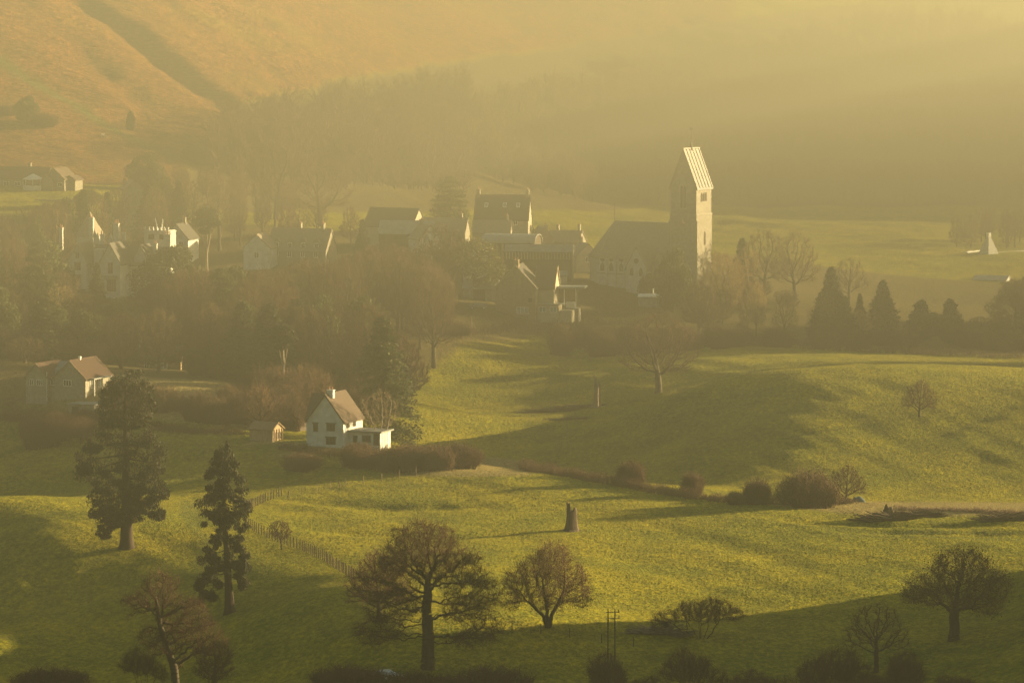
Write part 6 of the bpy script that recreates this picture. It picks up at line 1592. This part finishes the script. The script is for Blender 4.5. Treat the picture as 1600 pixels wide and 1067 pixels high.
# ------------------------------------------------------------------ twin electricity poles
root = stand("electricity_pole", 957, 424, 6, "pair of wooden electricity poles joined by crossbars at the bottom of the picture", "utility pole")
b = root.location.z; h = lambda py: z_at(py, 424) - b
for x in (-.37, .37):
    p = G().rod((x, 0, -.5), (x, 0, h(954)), .085, .065, 8).build("pole", M_WOOD_DARK, root)
for x, py in ((-.37, 950), (.37, 951), (.75, 952)): G().rod((x, 0, h(957)), (x, 0, h(py)), .05, .035, 6).build("insulator", M_IRON, root)
G().box(-.6, .85, -.06, .06, h(956.5), h(955.5)).build("crossbar", M_WOOD_DARK, root)
G().box(-.6, .85, -.06, .06, h(966.5), h(965.5)).build("crossbar", M_WOOD_DARK, root)
G().rod((.8, 0, h(966)), (.8, 0, h(961)), .045, .03, 6).build("insulator", M_IRON, root)
root = stand("telegraph_pole", 736, 852, 0, "thin pale pole in the dark bank left of the brown house", "utility pole")
b = root.location.z
G().rod((0, 0, -.5), (0, 0, z_at(490, 852) - b), .10, .07, 7).build("pole", M_DEAD_PALE, root); G().box(-.5, .5, -.05, .05, z_at(492, 852) - b, z_at(491.2, 852) - b).build("crossbar", M_DEAD_PALE, root)

# ------------------------------------------------------------------ cars
def car(px, d, rz, paint, label, dz=0.0):
    root = stand("parked_car", px, d, rz, label, "car", dz=dz)
    S = [(-2.1,.35),(-2.12,.62),(-1.9,.86),(-1.15,.92),(-.55,1.38),(.75,1.42),(1.45,.98),(1.98,.90),(2.1,.60),(2.08,.35)]
    def ext(P, w0, w1, zc):
        V = []; n = len(P)
        for s in (-1, 1):
            for x, z in P: V.append((x, s * (w0 if z < zc else w1), z))
        return V, [tuple(range(n))[::-1], tuple(range(n, 2 * n))] + [(i, (i + 1) % n, (i + 1) % n + n, i + n) for i in range(n)]
    V, Fs = ext(S, .86, .66, 1.2); bd = mesh_obj("body", V, Fs, paint, root)
    mo = bd.modifiers.new("soft", 'BEVEL'); mo.width = .06; mo.segments = 2
    G().add(*ext([(-1.05,.96),(-.52,1.33),(.72,1.36),(1.30,1.0)], .84, .685, 1.2)).build("windows", M_GLASS, root)
    for x in (-1.3, 1.3):
        for s in (-1, 1):
            w = G().rod((x, s * .72, .31), (x, s * .90, .31), .31, .31, 14).build("wheel", M_TYRE, root); G().rod((x, s * .88, .31), (x, s * .92, .31), .17, .17, 10).build("rim", M_CAR_SILVER, w)
    for s in (-.62, .62): G().box(-2.13, -2.05, s - .16, s + .16, .60, .74).build("headlight", M_GLASS_PALE, root)
car(746, 878, 6, M_CAR_GREY, "dark car with bright roofline parked left of the brown house", dz=.05)
car(598, 424, 15, M_CAR_SILVER, "silver car half hidden in the scrub at the bottom, left of the oak's foot")

# ------------------------------------------------------------------ two sheep on the brown hill
def sheep(px, py, label, rz):
    x, d, z = hit(px, py); root = empty("sheep", (x, d, z), R(rz)); tag(root, label, "sheep", "sheep on the brown hill")
    bm = bmesh.new(); me = bpy.data.meshes.new("body")
    ch = [((-.45,0,.62),.24),((-.15,0,.64),.30),((.20,0,.63),.29),((.45,0,.70),.20),((.62,0,.84),.13),((.78,0,.80),.09)]
    legs = [((-.36,s*.13,.4),(-.38,s*.13,.0)) for s in (-1,1)] + [((.30,s*.13,.4),(.31,s*.13,.0)) for s in (-1,1)]
    vs = [bm.verts.new(p) for p, r in ch]; rad = [r for p, r in ch]
    for a, c in zip(vs[:-1], vs[1:]): bm.edges.new((a, c))
    for i, (p, q) in enumerate(legs):
        a = bm.verts.new(p); c = bm.verts.new(q); bm.edges.new((vs[0] if i < 2 else vs[2], a)); bm.edges.new((a, c)); rad += [.09, .05]
    bm.to_mesh(me); bm.free(); o = bpy.data.objects.new("body", me); COL.objects.link(o); o.parent = root
    mo = o.modifiers.new("skin", 'SKIN'); 
    for i, sv in enumerate(me.skin_vertices[0].data if me.skin_vertices else []): sv.radius = (rad[i], rad[i])
    if me.skin_vertices: me.skin_vertices[0].data[1].use_root = True
    sb = o.modifiers.new("smooth", 'SUBSURF'); sb.levels = sb.render_levels = 1
    me.materials.append(M_WOOL)
sheep(160, 214, "upper left of two white sheep on the brown hill", 20)
sheep(165, 217, "lower right of two white sheep on the brown hill", 200)
